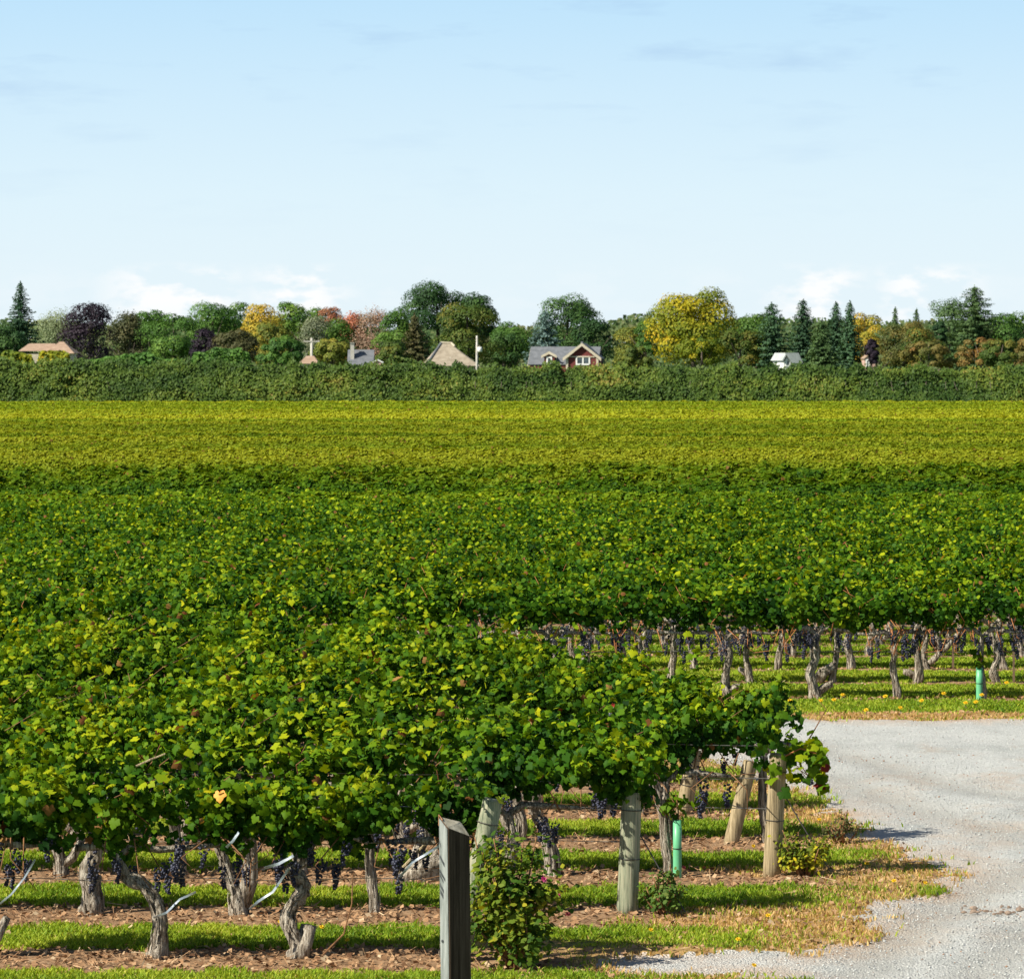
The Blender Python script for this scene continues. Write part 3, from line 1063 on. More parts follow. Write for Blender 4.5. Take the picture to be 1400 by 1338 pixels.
# the two bent trunks of the nearest row and the forked one behind them
T_BENT_LEFT = vine_trunk([(.0, 0, -.04), (.01, 0, .12), (.03, -.02, .30), (-.02, 0, .46), (-.14, .02, .57), (-.26, .02, .64), (-.30, .0, .80)], [.105, .072, .062, .066, .060, .056, .046], 11, True, None)
T_S_BEND = vine_trunk([(-.01, 0, -.04), (.03, 0, .10), (-.03, -.02, .24), (-.04, 0, .36), (.05, 0, .48), (.07, .02, .56), (-.01, .0, .66), (.05, 0, .74), (.13, 0, .88)],
                      [.10, .075, .066, .062, .066, .070, .068, .062, .048], 12, True, ([(.03, 0, -.02), (.09, -.02, .12), (.12, -.03, .25)], [.075, .06, .052]))
T_FORK = vine_trunk([(.02, 0, -.04), (.0, 0, .12), (-.04, 0, .26), (-.12, .0, .48), (-.15, 0, .62), (-.12, 0, .84)], [.10, .085, .062, .052, .05, .042], 13, True,
                    ([(.02, .02, .08), (.10, .02, .28), (.11, .0, .5), (.09, 0, .86)], [.07, .06, .05, .045]))
T_STOUT = vine_trunk([(0, 0, -.04), (.0, 0, .15), (-.04, 0, .34), (.03, 0, .52), (.04, 0, .70), (.0, 0, .86)], [.12, .10, .088, .08, .078, .06], 14)
T_THIN = vine_trunk([(.02, 0, -.04), (.0, 0, .2), (-.03, 0, .45), (-.02, 0, .7), (.0, 0, .86)], [.055, .045, .04, .036, .03], 15)
T_WAVY = vine_trunk([(.04, 0, -.04), (.0, 0, .16), (-.05, 0, .34), (.03, 0, .52), (.02, 0, .70), (.05, 0, .88)], [.10, .08, .072, .072, .062, .05], 18, True, ([(.05, .05, .08), (.16, .05, .16), (.26, .05, .20)], [.06, .05, .04]))
T_LEANER = vine_trunk([(.07, 0, -.04), (.05, 0, .2), (-.02, 0, .42), (-.10, 0, .62), (-.14, 0, .86)], [.085, .07, .066, .06, .05], 16)

VIS_FRONT = {   # photo x of the trunk in rows 0..4 -> label, trunk mesh
    0: [(-20, 'nearest row grapevine cut off by the left edge, silver tape below its grapes', None),
        (215, 'nearest row grapevine whose rough trunk bends sharply to the left under the leaves', T_BENT_LEFT),
        (402, 'nearest row grapevine with a thick S-shaped trunk and a cut stub at its foot', T_S_BEND),
        (612, 'last grapevine of the nearest row, behind the square timber post', None)],
    1: [(-60, None, None), (127, 'second row grapevine with a short stout shaggy trunk left of the sharply bent one', T_STOUT),
        (325, 'second row grapevine with a forked V-shaped trunk', T_FORK),
        (510, 'second row grapevine with a thin straight trunk left of the square timber post', T_THIN),
        (700, 'second row grapevine above the big leafy bush, reaching to the upright grey post', None)],
    2: [(-80, None, None), (85, None, None), (250, None, None), (415, None, None), (580, None, None),
        (746, 'third row grapevine with a leaning pale trunk beside the pink roses', T_LEANER),
        (912, 'grapevine canopy arching over the front green grow tube', T_THIN)],
    3: [(-50, None, None), (100, None, None), (250, None, None), (400, None, None), (555, None, None), (705, None, None),
        (905, 'fourth row grapevine with a thick pale trunk left of the front green tube', T_LEANER), (1046, 'last grapevine of the fourth row, above the leaning tan post', T_THIN)],
}


FOL_LONG = [foliage_mesh('foliage', True, n_shoot=76, per=20, floor=.80, length=1.6), foliage_mesh('foliage', True, n_shoot=54, per=19, floor=.86, length=1.45, reach=.9)]
FOL_END2 = foliage_mesh('foliage', True, n_shoot=52, per=20, floor=.84, length=1.15, high=1.1)
FOL_END = foliage_mesh('foliage', True, n_shoot=42, per=19, floor=.92, length=.9)
FOL_SHIFT = {(0, 612): (-.20, FOL_END), (1, 700): (.36, FOL_LONG[0]), (2, 912): (.30, FOL_LONG[1]), (3, 1046): (-.24, FOL_END2)}


def build_vines():
    i = 0
    for k, (d, e) in enumerate(zip(FRONT, FRONT_END)):
        if k in VIS_FRONT:
            spots = [(px_x(p, d), l, t) for p, l, t in VIS_FRONT[k]]
        else:
            spots = []
            x = e - .45
            while x > -d * 700 / FOC - 1.0:
                spots.append((x, None, None))
                x -= 1.08
        for x, l, t in spots:
            i += 1
            lab = l or 'leafy grapevine merged into the green canopy this side of the drive, its trunk hidden'
            gr = 12 if k < 2 else (7 if k < 4 else 2)
            fx, wx = FOL_SHIFT.get((k, round(700 + x * FOC / d)), (0, None))
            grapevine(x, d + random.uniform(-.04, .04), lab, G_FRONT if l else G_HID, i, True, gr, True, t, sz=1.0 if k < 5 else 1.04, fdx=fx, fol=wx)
    # the young shoot that leans out past the end post of the third row
    starts = [1112, 1025, 957, 882, 910, 935]
    for k, d in enumerate(BEYOND):
        half = d * 700 / FOC + .8
        p0 = px_x(starts[k], d) if k < 6 else random.uniform(-.5, .5)
        n0 = math.ceil((-half - p0) / 1.12)
        x = p0 + n0 * 1.12
        row = ['first', 'second', 'third', 'fourth', 'fifth'][k] if k < 5 else ''
        seen = 0
        while x < half:
            px = 700 + x * FOC / d
            i += 1
            vis = k < 5 and px > 760 and px < 1400
            jx = 0 if k == 0 else random.uniform(-.08, .08)
            tube = k == 0 and abs(px - 1340) < 25
            lab = None
            if vis:
                seen += 1
                od = ['first', 'second', 'third', 'fourth', 'fifth', 'sixth', 'seventh'][seen - 1] if seen < 8 else 'last'
                lab = f'{row} row grapevine beyond the gravel drive, its trunk the {od} from the left'
                if k == 0 and abs(px - 1225) < 25:
                    lab = 'grapevine with reddish canes wound round its trunk, first row beyond the drive'
                elif k == 0 and abs(px - 1112) < 25:
                    lab = 'grapevine with a wavy grey trunk, left of the one wound with red canes'
                elif tube:
                    lab = 'grapevine canopy above the green grow tube beyond the gravel drive'
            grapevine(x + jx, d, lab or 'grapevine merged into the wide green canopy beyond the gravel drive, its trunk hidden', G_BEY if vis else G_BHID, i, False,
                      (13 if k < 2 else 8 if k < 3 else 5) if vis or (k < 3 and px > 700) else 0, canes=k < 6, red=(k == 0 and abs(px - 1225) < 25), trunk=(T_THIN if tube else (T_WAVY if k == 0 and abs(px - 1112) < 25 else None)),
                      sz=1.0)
            x += 1.12


FAR_CM = [(0, (.022, .070, .006)), (.4, (.095, .175, .006)), (.7, (.200, .262, .013)), (1, (.34, .36, .022))]


def far_rows(name, label, y0, y1, per_m, S0, tmean, cm, hs=1.0, rough=1.0, topgain=.20, patch=.5, spread=.11):
    C, N, T, SS = [], [], [], []
    d = y0
    k = 0
    while d < y1:
        half = d * 700 / FOC + 6.0
        n = int(per_m * 2 * half)
        x = (RNG.random(n) * 2 - 1) * half
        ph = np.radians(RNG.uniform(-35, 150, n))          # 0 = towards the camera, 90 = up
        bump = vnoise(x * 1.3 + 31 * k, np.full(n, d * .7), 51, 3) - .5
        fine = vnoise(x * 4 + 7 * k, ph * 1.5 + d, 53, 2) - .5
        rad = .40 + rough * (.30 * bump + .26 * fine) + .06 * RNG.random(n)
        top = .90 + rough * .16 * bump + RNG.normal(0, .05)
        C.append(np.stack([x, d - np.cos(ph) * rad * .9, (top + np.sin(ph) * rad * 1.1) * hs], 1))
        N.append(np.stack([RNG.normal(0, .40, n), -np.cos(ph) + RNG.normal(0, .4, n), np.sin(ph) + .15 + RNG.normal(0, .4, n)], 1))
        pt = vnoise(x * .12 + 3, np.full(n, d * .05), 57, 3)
        T.append(tmean + patch * (pt - .5) + topgain * np.sin(ph) + RNG.normal(0, spread, n) + RNG.normal(0, .10))  # topgain paints young and sunlit tops lighter, shaded row fronts darker
        SS.append(S0 * (.7 + .6 * RNG.random(n)))
        d += PITCH
        k += 1
    C, N, T, SS = np.concatenate(C), np.concatenate(N), np.concatenate(T), np.concatenate(SS)
    D = RNG.normal(0, 1, C.shape) + [0, 0, -.6]
    Tm = np.array([(-.5, -.35, 0), (.5, -.4, .08), (.42, .4, -.06), (-.35, .55, .05)])
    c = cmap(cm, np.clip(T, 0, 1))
    b = RNG.random(len(c)) < .010
    c[b] = (.20, .11, .03)
    V, F, cc = scatter(Tm, [[0, 1, 2], [0, 2, 3]], C, N, D, SS, c)
    o = link(bpy.data.objects.new(name, mesh_np(name, V, F, M_VINE, cc)))
    tag(o, label, 'vineyard', kind='stuff')


def build_far_vines():
    y = BEYOND[-1] + PITCH
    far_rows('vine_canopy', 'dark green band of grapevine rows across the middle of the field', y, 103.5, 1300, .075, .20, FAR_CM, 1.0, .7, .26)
    far_rows('tall_vine_canopy', 'band of taller dark green grapevines with bright tips, in front of the yellowing field', 106, 121, 1100, .085, .17, FAR_CM, 1.06, 1.1, .36)  # dark mean and strong topgain paint in shaded fronts under sunlit tips
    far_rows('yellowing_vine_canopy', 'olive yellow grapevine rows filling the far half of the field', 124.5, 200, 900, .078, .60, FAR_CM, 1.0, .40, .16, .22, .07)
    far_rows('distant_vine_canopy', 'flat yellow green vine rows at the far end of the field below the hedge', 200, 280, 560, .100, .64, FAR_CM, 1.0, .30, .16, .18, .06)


# ------------------------------------------------------------------ posts, stakes, tubes, wires, tape
def end_post(base, top, r, mat, label, seed):
    b, t = Vector(base), Vector(top)
    mb = MB()
    n = 9
    rr = random.Random(seed)
    pts = [b.lerp(t, i / (n - 1)) for i in range(n)]
    rad = [r * (1.04 - .08 * i / (n - 1)) * (1 + rr.uniform(-.012, .012)) for i in range(n)]
    rad[-1] *= .93
    pts.insert(n - 1, b.lerp(t, .985))
    rad.insert(n - 1, r * .965)
    o = thing('end_post', label, 'post', (b.x, b.y, 0), 0, 'round wooden end posts of the front rows')
    off = Vector((b.x, b.y, 0))
    mb2 = MB().tube([p - off for p in pts], rad, 20, .03, seed)
    mb2.build('post_shaft', mat, o, True)
    w = MB()
    for f in (.48, .86):
        c = b.lerp(t, f) - off
        ax = (t - b).normalized()
        ring = []
        X = ax.cross(Vector((0, 1, 0))).normalized()
        Y = ax.cross(X)
        for s in range(17):
            th = 2 * PI * s / 16
            ring.append(c + (X * math.cos(th) + Y * math.sin(th)) * (r * 1.05))
        w.tube(ring, .004, 5, cap=False)
    w.build('wire_wrap', M_GUY, o, True)
    return o


def build_posts():
    def pp(bx, by, tx, ty, d):
        b = at(bx, by, d)
        b.z = -.05
        return b, at(tx, ty, d)
    b, t = pp(624, 1316, 674, 1092, FRONT[0] - .30)
    end_post(b, t, .078, M_POST, 'grey green round post leaning right behind the square timber post', 1)
    b, t = pp(857, 1245, 864, 1082, FRONT[1])
    end_post(b, t, .085, M_POST, 'upright grey green round post with leaf shadows, beside the small rose bush', 2)
    b, t = pp(1055, 1188, 1064, 1030, FRONT[2])
    end_post(b, t, .078, M_POST_TAN, 'upright tan round post beside the yellowing bush at the edge of the gravel', 3)
    b, t = pp(998, 1150, 1026, 1040, FRONT[3] - .1)
    end_post(b, t, .070, M_POST_TAN, 'tan round post leaning right, between the front green tube and the gravel', 4)
    b, t = pp(934, 1104, 949, 1025, FRONT[4])
    end_post(b, t, .078, M_POST_TAN, 'short tan round post partly hidden behind grapes, above the front green tube', 5)

    # guy wires of two posts
    for (x0, y0, x1, y1, d, lab) in ((872, 1135, 940, 1237, FRONT[1], 'dark steel guy wire slanting from the upright grey green post to the grass'),
                                     (1070, 1082, 1140, 1180, FRONT[2], 'dark steel guy wire slanting from the tan post through the yellowing bush')):
        p, q = at(x0, y0, d), at(x1, y1, d)
        q.y -= .12
        q.z = -.01
        o = MB().tube([p, (p + q) / 2 + Vector((0, 0, -.01)), q], .0055, 6).build('guy_wire', M_GUY)
        tag(o, lab, 'guy wire', 'guy wires of the end posts')

    # the square post in front: cut off aslant, a left face coloured pale for sun on wood, with slanting dark strokes
    d = 28.0
    F0 = at(612.4, 1130.8, d)                    # its near corner
    th = math.radians(32)
    a, b = .166, .108
    ux = Vector((math.cos(th), math.sin(th), 0))       # along the shaded right face
    vx = Vector((-math.sin(th), math.cos(th), 0))      # along the pale left face
    t = thing('sign_post', 'square weathered timber post with slanted top and pale lettered left face', 'sign post', (F0.x, d, 0))
    zF, zR, zL, zB = F0.z, 1.47, 1.60, 1.555
    lean = lambda z: Vector((.028 * (1 - z / 1.5) * .6, 0, 0))

    def P(u, v, z):
        p = ux * u + vx * v + lean(z)
        return (p.x, p.y, z)
    tb = MB()
    e = .006
    rings = []
    for z in (-.05, .5, 1.0):
        rings.append([P(e, 0, z), P(a - e, 0, z), P(a, e, z), P(a, b - e, z), P(a - e, b, z), P(e, b, z), P(0, b - e, z), P(0, e, z)])
    rings.append([P(e, 0, zF - .004), P(a - e, 0, zR + .004), P(a, e, zR + .003), P(a, b - e, zB - .01), P(a - e, b, zB), P(e, b, zL - .004), P(0, b - e, zL - .004), P(0, e, zF + .004)])
    tb.v = [p for r in rings for p in r]
    for i in range(3):
        for q in range(8):
            tb.f.append([i * 8 + q, i * 8 + (q + 1) % 8, i * 8 + 8 + (q + 1) % 8, i * 8 + 8 + q])
    tb.build('timber', M_TIMBER, t)
    ct = MB()
    top = [Vector(p) for p in rings[3]]
    mid = sum(top, Vector()) / 8 + Vector((0, 0, .006))
    for q in range(8):
        ct.poly([top[q], top[(q + 1) % 8], mid])
    ct.build('cut_top', M_CUT, t)
    pn = MB()
    o1, o2 = -.0035, -.0005
    zz = [0, .5, 1.0]
    rg = []
    for z0, z1 in ((0.02, 0.02), (.5, .5), (1.0, 1.0), (zF - .012, zL - .012)):
        rg.append([P(o1, .004, z0), P(o1, b - .004, z1), P(o2, b - .004, z1), P(o2, .004, z0)])
    pn.v = [p for r in rg for p in r]
    for i in range(3):
        for q in range(4):
            pn.f.append([i * 4 + q, i * 4 + (q + 1) % 4, i * 4 + 4 + (q + 1) % 4, i * 4 + 4 + q])
    pn.f.append([3, 2, 1, 0])
    pn.f.append([12, 13, 14, 15])
    face = pn.build('sunlit_face', M_PANEL, t)
    ink = MB()
    for (v0, z0, v1, z1, wd) in ((.100, 1.440, .082, 1.405, .010), (.098, 1.345, .040, 1.290, .012), (.100, 1.250, .034, 1.195, .010), (.098, 1.225, .055, 1.180, .008), (.098, 1.160, .052, 1.118, .012), (.096, 1.118, .058, 1.085, .014)):
        ink.poly([P(-.0048, v0, z0 - wd), P(-.0048, v1, z1 - wd), P(-.0048, v1, z1 + wd), P(-.0048, v0, z0 + wd)])
        ink.poly([P(-.0038, v0, z0 + wd), P(-.0038, v1, z1 + wd), P(-.0038, v1, z1 - wd), P(-.0038, v0, z0 - wd)])
    ink.build('lettering', M_INK, face)
    pb = MB()
    pb.tube([P(-.003, b - .003, zL - .06), P(-.003, b - .003, zL + .01), P(-.003, .06, (zL + zF) / 2 + .01)], [.004, .004, .004], 5)
    pb.build('rusty_edge', M_PANEL_EDGE, t)
    MB().tube([P(-.003, .07, .80), P(-.012, .07, .80)], .009, 10).build('bolt', M_INK, t)

    # green grow tubes
    def tube(px, py, h, r, d, lab):
        p = at(px, py, d)
        o = thing('grow_tube', lab, 'grow tube', (p.x, d, 0), 0, 'green grow tubes round young vines')
        mb = MB()
        n = 24
        ring = lambda rr, z: [(rr * math.cos(2 * PI * i / n), rr * math.sin(2 * PI * i / n), z) for i in range(n)]
        zs = [(r, -.02), (r, h * .5), (r * .99, h * .52), (r, h), (r * .86, h), (r * .86, h - .12)]
        vs = [ring(a, z) for a, z in zs]
        mb.v = [p2 for rg in vs for p2 in rg]
        for i in range(len(vs) - 1):
            for s in range(n):
                s2 = (s + 1) % n
                mb.f.append([i * n + s, i * n + s2, (i + 1) * n + s2, (i + 1) * n + s])
        mb.build('tube_wall', M_TUBE, o, True)
        b2 = MB()
        rg = [(r * 1.03 * math.cos(2 * PI * i / 20), r * 1.03 * math.sin(2 * PI * i / 20), h * .5) for i in range(21)]
        b2.tube(rg, .005, 5, cap=False)
        b2.build('tie_band', M_TIE, o, True)
        # the young shoot coming out of it
        n2 = 26
        z = h + RNG.random(n2) * .22
        C = np.stack([RNG.normal(0, .06, n2), RNG.normal(0, .06, n2), z], 1)
        V, F, cc = scatter(LEAF_T, LEAF_F, C, RNG.normal(0, .6, (n2, 3)) + [0, -.5, .6], RNG.normal(0, .6, (n2, 3)) + [0, 0, -.5], .05 + .03 * RNG.random(n2), vine_cols(n2, .55))
        child('shoot', mesh_np('shoot', V, F, M_VINE, cc), o)
        MB().tube([(0, 0, .05), (.01, 0, h + .05), (-.01, .01, h + .22)], .006, 6).build('stem', M_CANE, o)
        return o
    tube(926, 1186, .50, .038, FRONT[2] - .1, 'front green plastic grow tube with a black band, standing between two wooden posts')
    tube(1339, 948, .42, .044, BEYOND[0] - .05, 'green plastic grow tube in a soil mound beyond the gravel drive')
    tube(942, 864, .40, .05, BEYOND[5] - .05, 'tiny far green grow tube seen between grape bunches beyond the drive')

    # thin stakes beyond the drive
    for (px, y0, y1, d, m, lab) in ((1386, 934, 820, BEYOND[1], M_STAKE_B, 'thin brown metal stake right of the far green grow tube'),
                                    (1303, 916, 868, BEYOND[2], M_STAKE_B, 'thin brown metal stake left of the far green grow tube'),
                                    (851, 914, 868, BEYOND[2] + .5, M_STAKE_G, 'thin green metal stake left of the other stakes, under the grapes beyond the drive')):
        p = at(px, y0, d)
        q = at(px - 2, y1, d)
        o = thing('metal_stake', lab, 'stake', (p.x, d, 0), 0, 'thin metal stakes beyond the drive')
        s = MB()
        s.box(-.016, .016, -.003, .003, -.05, q.z)
        s.box(-.003, .003, .003, .02, -.05, q.z)
        s.build('stake_bar', m, o)
        s2 = MB()
        for zz in (.25, .45, .65):
            s2.box(-.006, .006, -.010, -.003, zz, zz + .02)
        s2.build('hook', m, o)

    # trellis wires
    for k, (d, e) in enumerate(zip(FRONT[:5], FRONT_END[:5])):
        x0 = -d * 700 / FOC - 1.5
        mb = MB()
        for z, y in ((.60, -.02), (.86, .03), (1.15, -.04)):
            n = 14
            mb.tube([(x0 + (e - x0) * j / n, d + y, z + .012 * math.sin(j * 1.7)) for j in range(n + 1)], .0035, 5)
        o = mb.build('trellis_wire', M_WIRE)
        tag(o, ['steel trellis wires of the nearest vine row', 'steel trellis wires running to the upright grey green post', 'steel trellis wires running past the front green tube to the upright tan post',
                'steel trellis wires running to the leaning tan post by the gravel', 'steel trellis wires running to the short tan post behind the grapes'][k], 'trellis wire', 'trellis wires of the front rows')
    for k, d in enumerate(BEYOND[:4]):
        mb = MB()
        hx = d * 700 / FOC + 1
        for z in (.62, .88):
            n = 20
            mb.tube([(-hx + 2 * hx * j / n, d + .02, z + .012 * math.sin(j * 2.1 + k)) for j in range(n + 1)], .0035, 4)
        o = mb.build('trellis_wire', M_WIRE)
        tag(o, f'steel trellis wires of the {["first", "second", "third", "fourth"][k]} vine row beyond the gravel drive', 'trellis wire', 'trellis wires beyond the drive')

    # silver bird tape
    def tape(pts, d, lab, wd=.014, mats=(M_TAPE,), name='bird_tape'):
        P = [at(x, y, d) + Vector((0, -.30 if d < 40 else -.35, 0)) for x, y in pts]
        Q = []
        for i in range(len(P) - 1):
            for s in range(6):
                Q.append(P[i].lerp(P[i + 1], s / 6))
        Q.append(P[-1])
        mb = MB()
        n0 = 0
        for i, p in enumerate(Q):
            a = (Q[min(i + 1, len(Q) - 1)] - Q[max(i - 1, 0)]).normalized()
            tw = i * .32 + d
            s1 = a.cross(Vector((0, 1, 0))).normalized()
            s2 = a.cross(s1)
            v = (s1 * math.cos(.5 * math.sin(tw)) + s2 * math.sin(.5 * math.sin(tw))) * wd / 2
            nn = a.cross(v).normalized() * .0008
            mb.v += [tuple(p - v - nn), tuple(p + v - nn), tuple(p + v + nn), tuple(p - v + nn)]
        for i in range(len(Q) - 1):
            a = i * 4
            for s in range(4):
                mb.f.append([a + s, a + (s + 1) % 4, a + 4 + (s + 1) % 4, a + 4 + s])
        mb.f.append([0, 1, 2, 3])
        e = (len(Q) - 1) * 4
        mb.f.append([e + 3, e + 2, e + 1, e])
        o = mb.build(name, mats[0])
        if len(mats) > 1:
            o.data.materials.append(mats[1])
            for f in o.data.polygons:
                f.material_index = (f.index // 12) % 2
        tag(o, lab, 'tape', 'strips of bird tape in the vines')
    d0 = FRONT[0]
    tape([(-6, 1238), (22, 1215), (40, 1192), (54, 1168)], d0, 'silver tape strip slanting up at the left edge, under the nearest vines')
    tape([(214, 1247), (232, 1240), (250, 1222), (272, 1212)], d0, 'silver tape strip tied to the sharply bent trunk', .016)
    tape([(344, 1236), (356, 1225), (376, 1212), (398, 1180)], d0, 'silver tape strip between the forked trunk and the S-shaped trunk, lower one', .018)
    tape([(364, 1180), (384, 1174), (404, 1163)], d0, 'short silver tape strip just left of the S-shaped trunk, higher up', .022)
    tape([(313, 1152), (322, 1143), (330, 1131)], d0, 'short silver tape strip high in the leaves above the forked trunk', .02)
    tape([(548, 1192), (565, 1172), (585, 1160), (604, 1148)], d0, 'silver tape strip left of the square timber post', .018)
    tape([(833, 974), (834, 966), (838, 957)], 41.0, 'small red and white tape strip in the leaves of the front canopy, farther back', .03, (M_TAPE_WHITE, M_TAPE_RED))
    tape([(854, 1036), (858, 1041), (862, 1044)], FRONT[2] - .05, 'small red and white tape strip in the leaves above the upright grey green post', .045, (M_TAPE_RED, M_TAPE_WHITE))

    # old stumps
    for (px, py, h, r, d, lx, lab) in ((586, 1192, .13, .12, FRONT[2] - .35, .20, 'low broken vine stump lying on the soil left of the square timber post'),
                                       (1129, 936, .26, .075, BEYOND[1], .16, 'cut grey vine stump leaning right, beyond the gravel drive')):
        p = at(px, py, d)
        o = MB().tube([(p.x - lx, d, -.03), (p.x - lx * .3, d - .02, h * .6), (p.x + lx * .7, d - .03, h)], [r * 1.1, r, r * .8], 14, .35, int(px)).build('vine_stump', M_BARK, None, True)
        tag(o, lab, 'stump')
    # bare canes sticking out by the timber post
    o = MB().tube([at(545, 1192, d0 + .9), at(575, 1160, d0 + .8), at(606, 1132, d0 + .7)], [.014, .012, .008], 7).build('dead_cane', M_POST_TAN)
    tag(o, 'pale dead cane slanting up behind the square timber post', 'cane')
    o = MB().tube([at(442, 1304, d0 - .25), at(470, 1276, d0 - .3), at(481, 1235, d0 - .28), at(482, 1195, d0 - .2)], [.007, .006, .005, .004], 6).build('fallen_cane', M_CANE)
    tag(o, 'thin reddish cane curving up from the soil right of the S-shaped trunk', 'cane')
    o = MB().tube([at(435, 1120, d0), at(200, 1042, d0 - .42), at(226, 1030, d0 - .44)], [.004, .008, .005], 6).mesh('x', M_CANE)
    bpy.data.meshes.remove(o)
    o = MB().tube([at(186, 1047, d0 - .5), at(206, 1038, d0 - .5), at(226, 1030, d0 - .5)], [.008, .008, .006], 6).build('dead_cane', M_POST_TAN)
    tag(o, 'short pale cane lying on the leaves of the nearest row near the left edge', 'cane')


# ------------------------------------------------------------------ bushes and flowers
OVAL_T = np.array([(0, -.5, 0), (.34, -.1, -.08), (.26, .3, -.08), (0, .55, -.12), (-.26, .3, -.08), (-.34, -.1, -.08)])


def bush(name, label, loc, w, dep, h, n, S, stops, tmean=.45, stems=9, seed=1, lobed=False, group=None, z0=.03, cat='bush', taper=.0):
    r = np.random.default_rng(seed)
    t = thing(name, label, cat, loc, 0, group)
    mb = MB()
    tips = []
    for i in range(stems):
        a = r.random() * 6.28
        q = r.uniform(.3, 1)
        tip = (math.cos(a) * w / 2 * q, math.sin(a) * dep / 2 * q, h * r.uniform(.35, 1.0) * (1 - .15 * q))
        mid = (tip[0] * .55 + r.normal(0, .03), tip[1] * .55 + r.normal(0, .03), tip[2] * .5)
        mb.tube([(r.normal(0, .03), r.normal(0, .03), -.03), mid, tip], [.011, .008, .004], 6)
        tips.append((mid, tip))
    mb.build('stems', M_CANE, t, True)
    k = r.integers(0, stems, n)
    A = np.array([tips[i][0] for i in k])
    B = np.array([tips[i][1] for i in k])
    u = r.random(n)[:, None] ** .8
    C = A + (B - A) * (u * 1.1 - .25) + r.normal(0, 1, (n, 3)) * [w * .085, dep * .10, h * .075]
    C[:, 2] = np.maximum(C[:, 2], z0 + .05 * r.random(n))
    N = .8 * norm(C * [1, 1, .6]) + r.normal(0, .55, (n, 3)) + [-.3, -.35, .4]
    D = r.normal(0, .7, (n, 3)) + [0, 0, -.4]
    patch = vnoise(C[:, 0] * 5 + seed, C[:, 2] * 5 + C[:, 1] * 3, 61 + seed, 2)
    c = cmap(stops, np.clip(tmean + .7 * (patch - .5) + r.normal(0, .15, n), 0, 1))
    V, F, cc = scatter(LEAF_T if lobed else OVAL_T, LEAF_F if lobed else LEAF_SF, C, N, D, S * (.65 + .7 * r.random(n)), c)
    child('foliage', mesh_np('foliage', V, F, M_VINE, cc), t)
    return t


def bloom(name, mat, parent, loc, r):
    """a small many-petalled flower"""
    V, F = [], []
    for ring_, (k, rr, tilt) in enumerate(((7, 1.0, .25), (6, .7, .6), (5, .4, 1.0))):
        for i in range(k):
            a = 2 * PI * (i + .3 * ring_) / k
            u = np.array([math.cos(a), math.sin(a), 0])
            s = np.array([-math.sin(a), math.cos(a), 0])
            n = len(V)
            V += [u * .1 * r, u * rr * r * .6 + s * .33 * r + [0, 0, tilt * .3 * r], u * rr * r + [0, 0, tilt * .55 * r], u * rr * r * .6 - s * .33 * r + [0, 0, tilt * .3 * r]]
            F.append([n, n + 1, n + 2, n + 3])
    me = mesh_np(name, np.array(V), np.array(F), mat)
    return child(name, me, parent, loc, rot=(.7 + random.uniform(-.3, .3), random.uniform(-.4, .4), random.uniform(0, 3)))


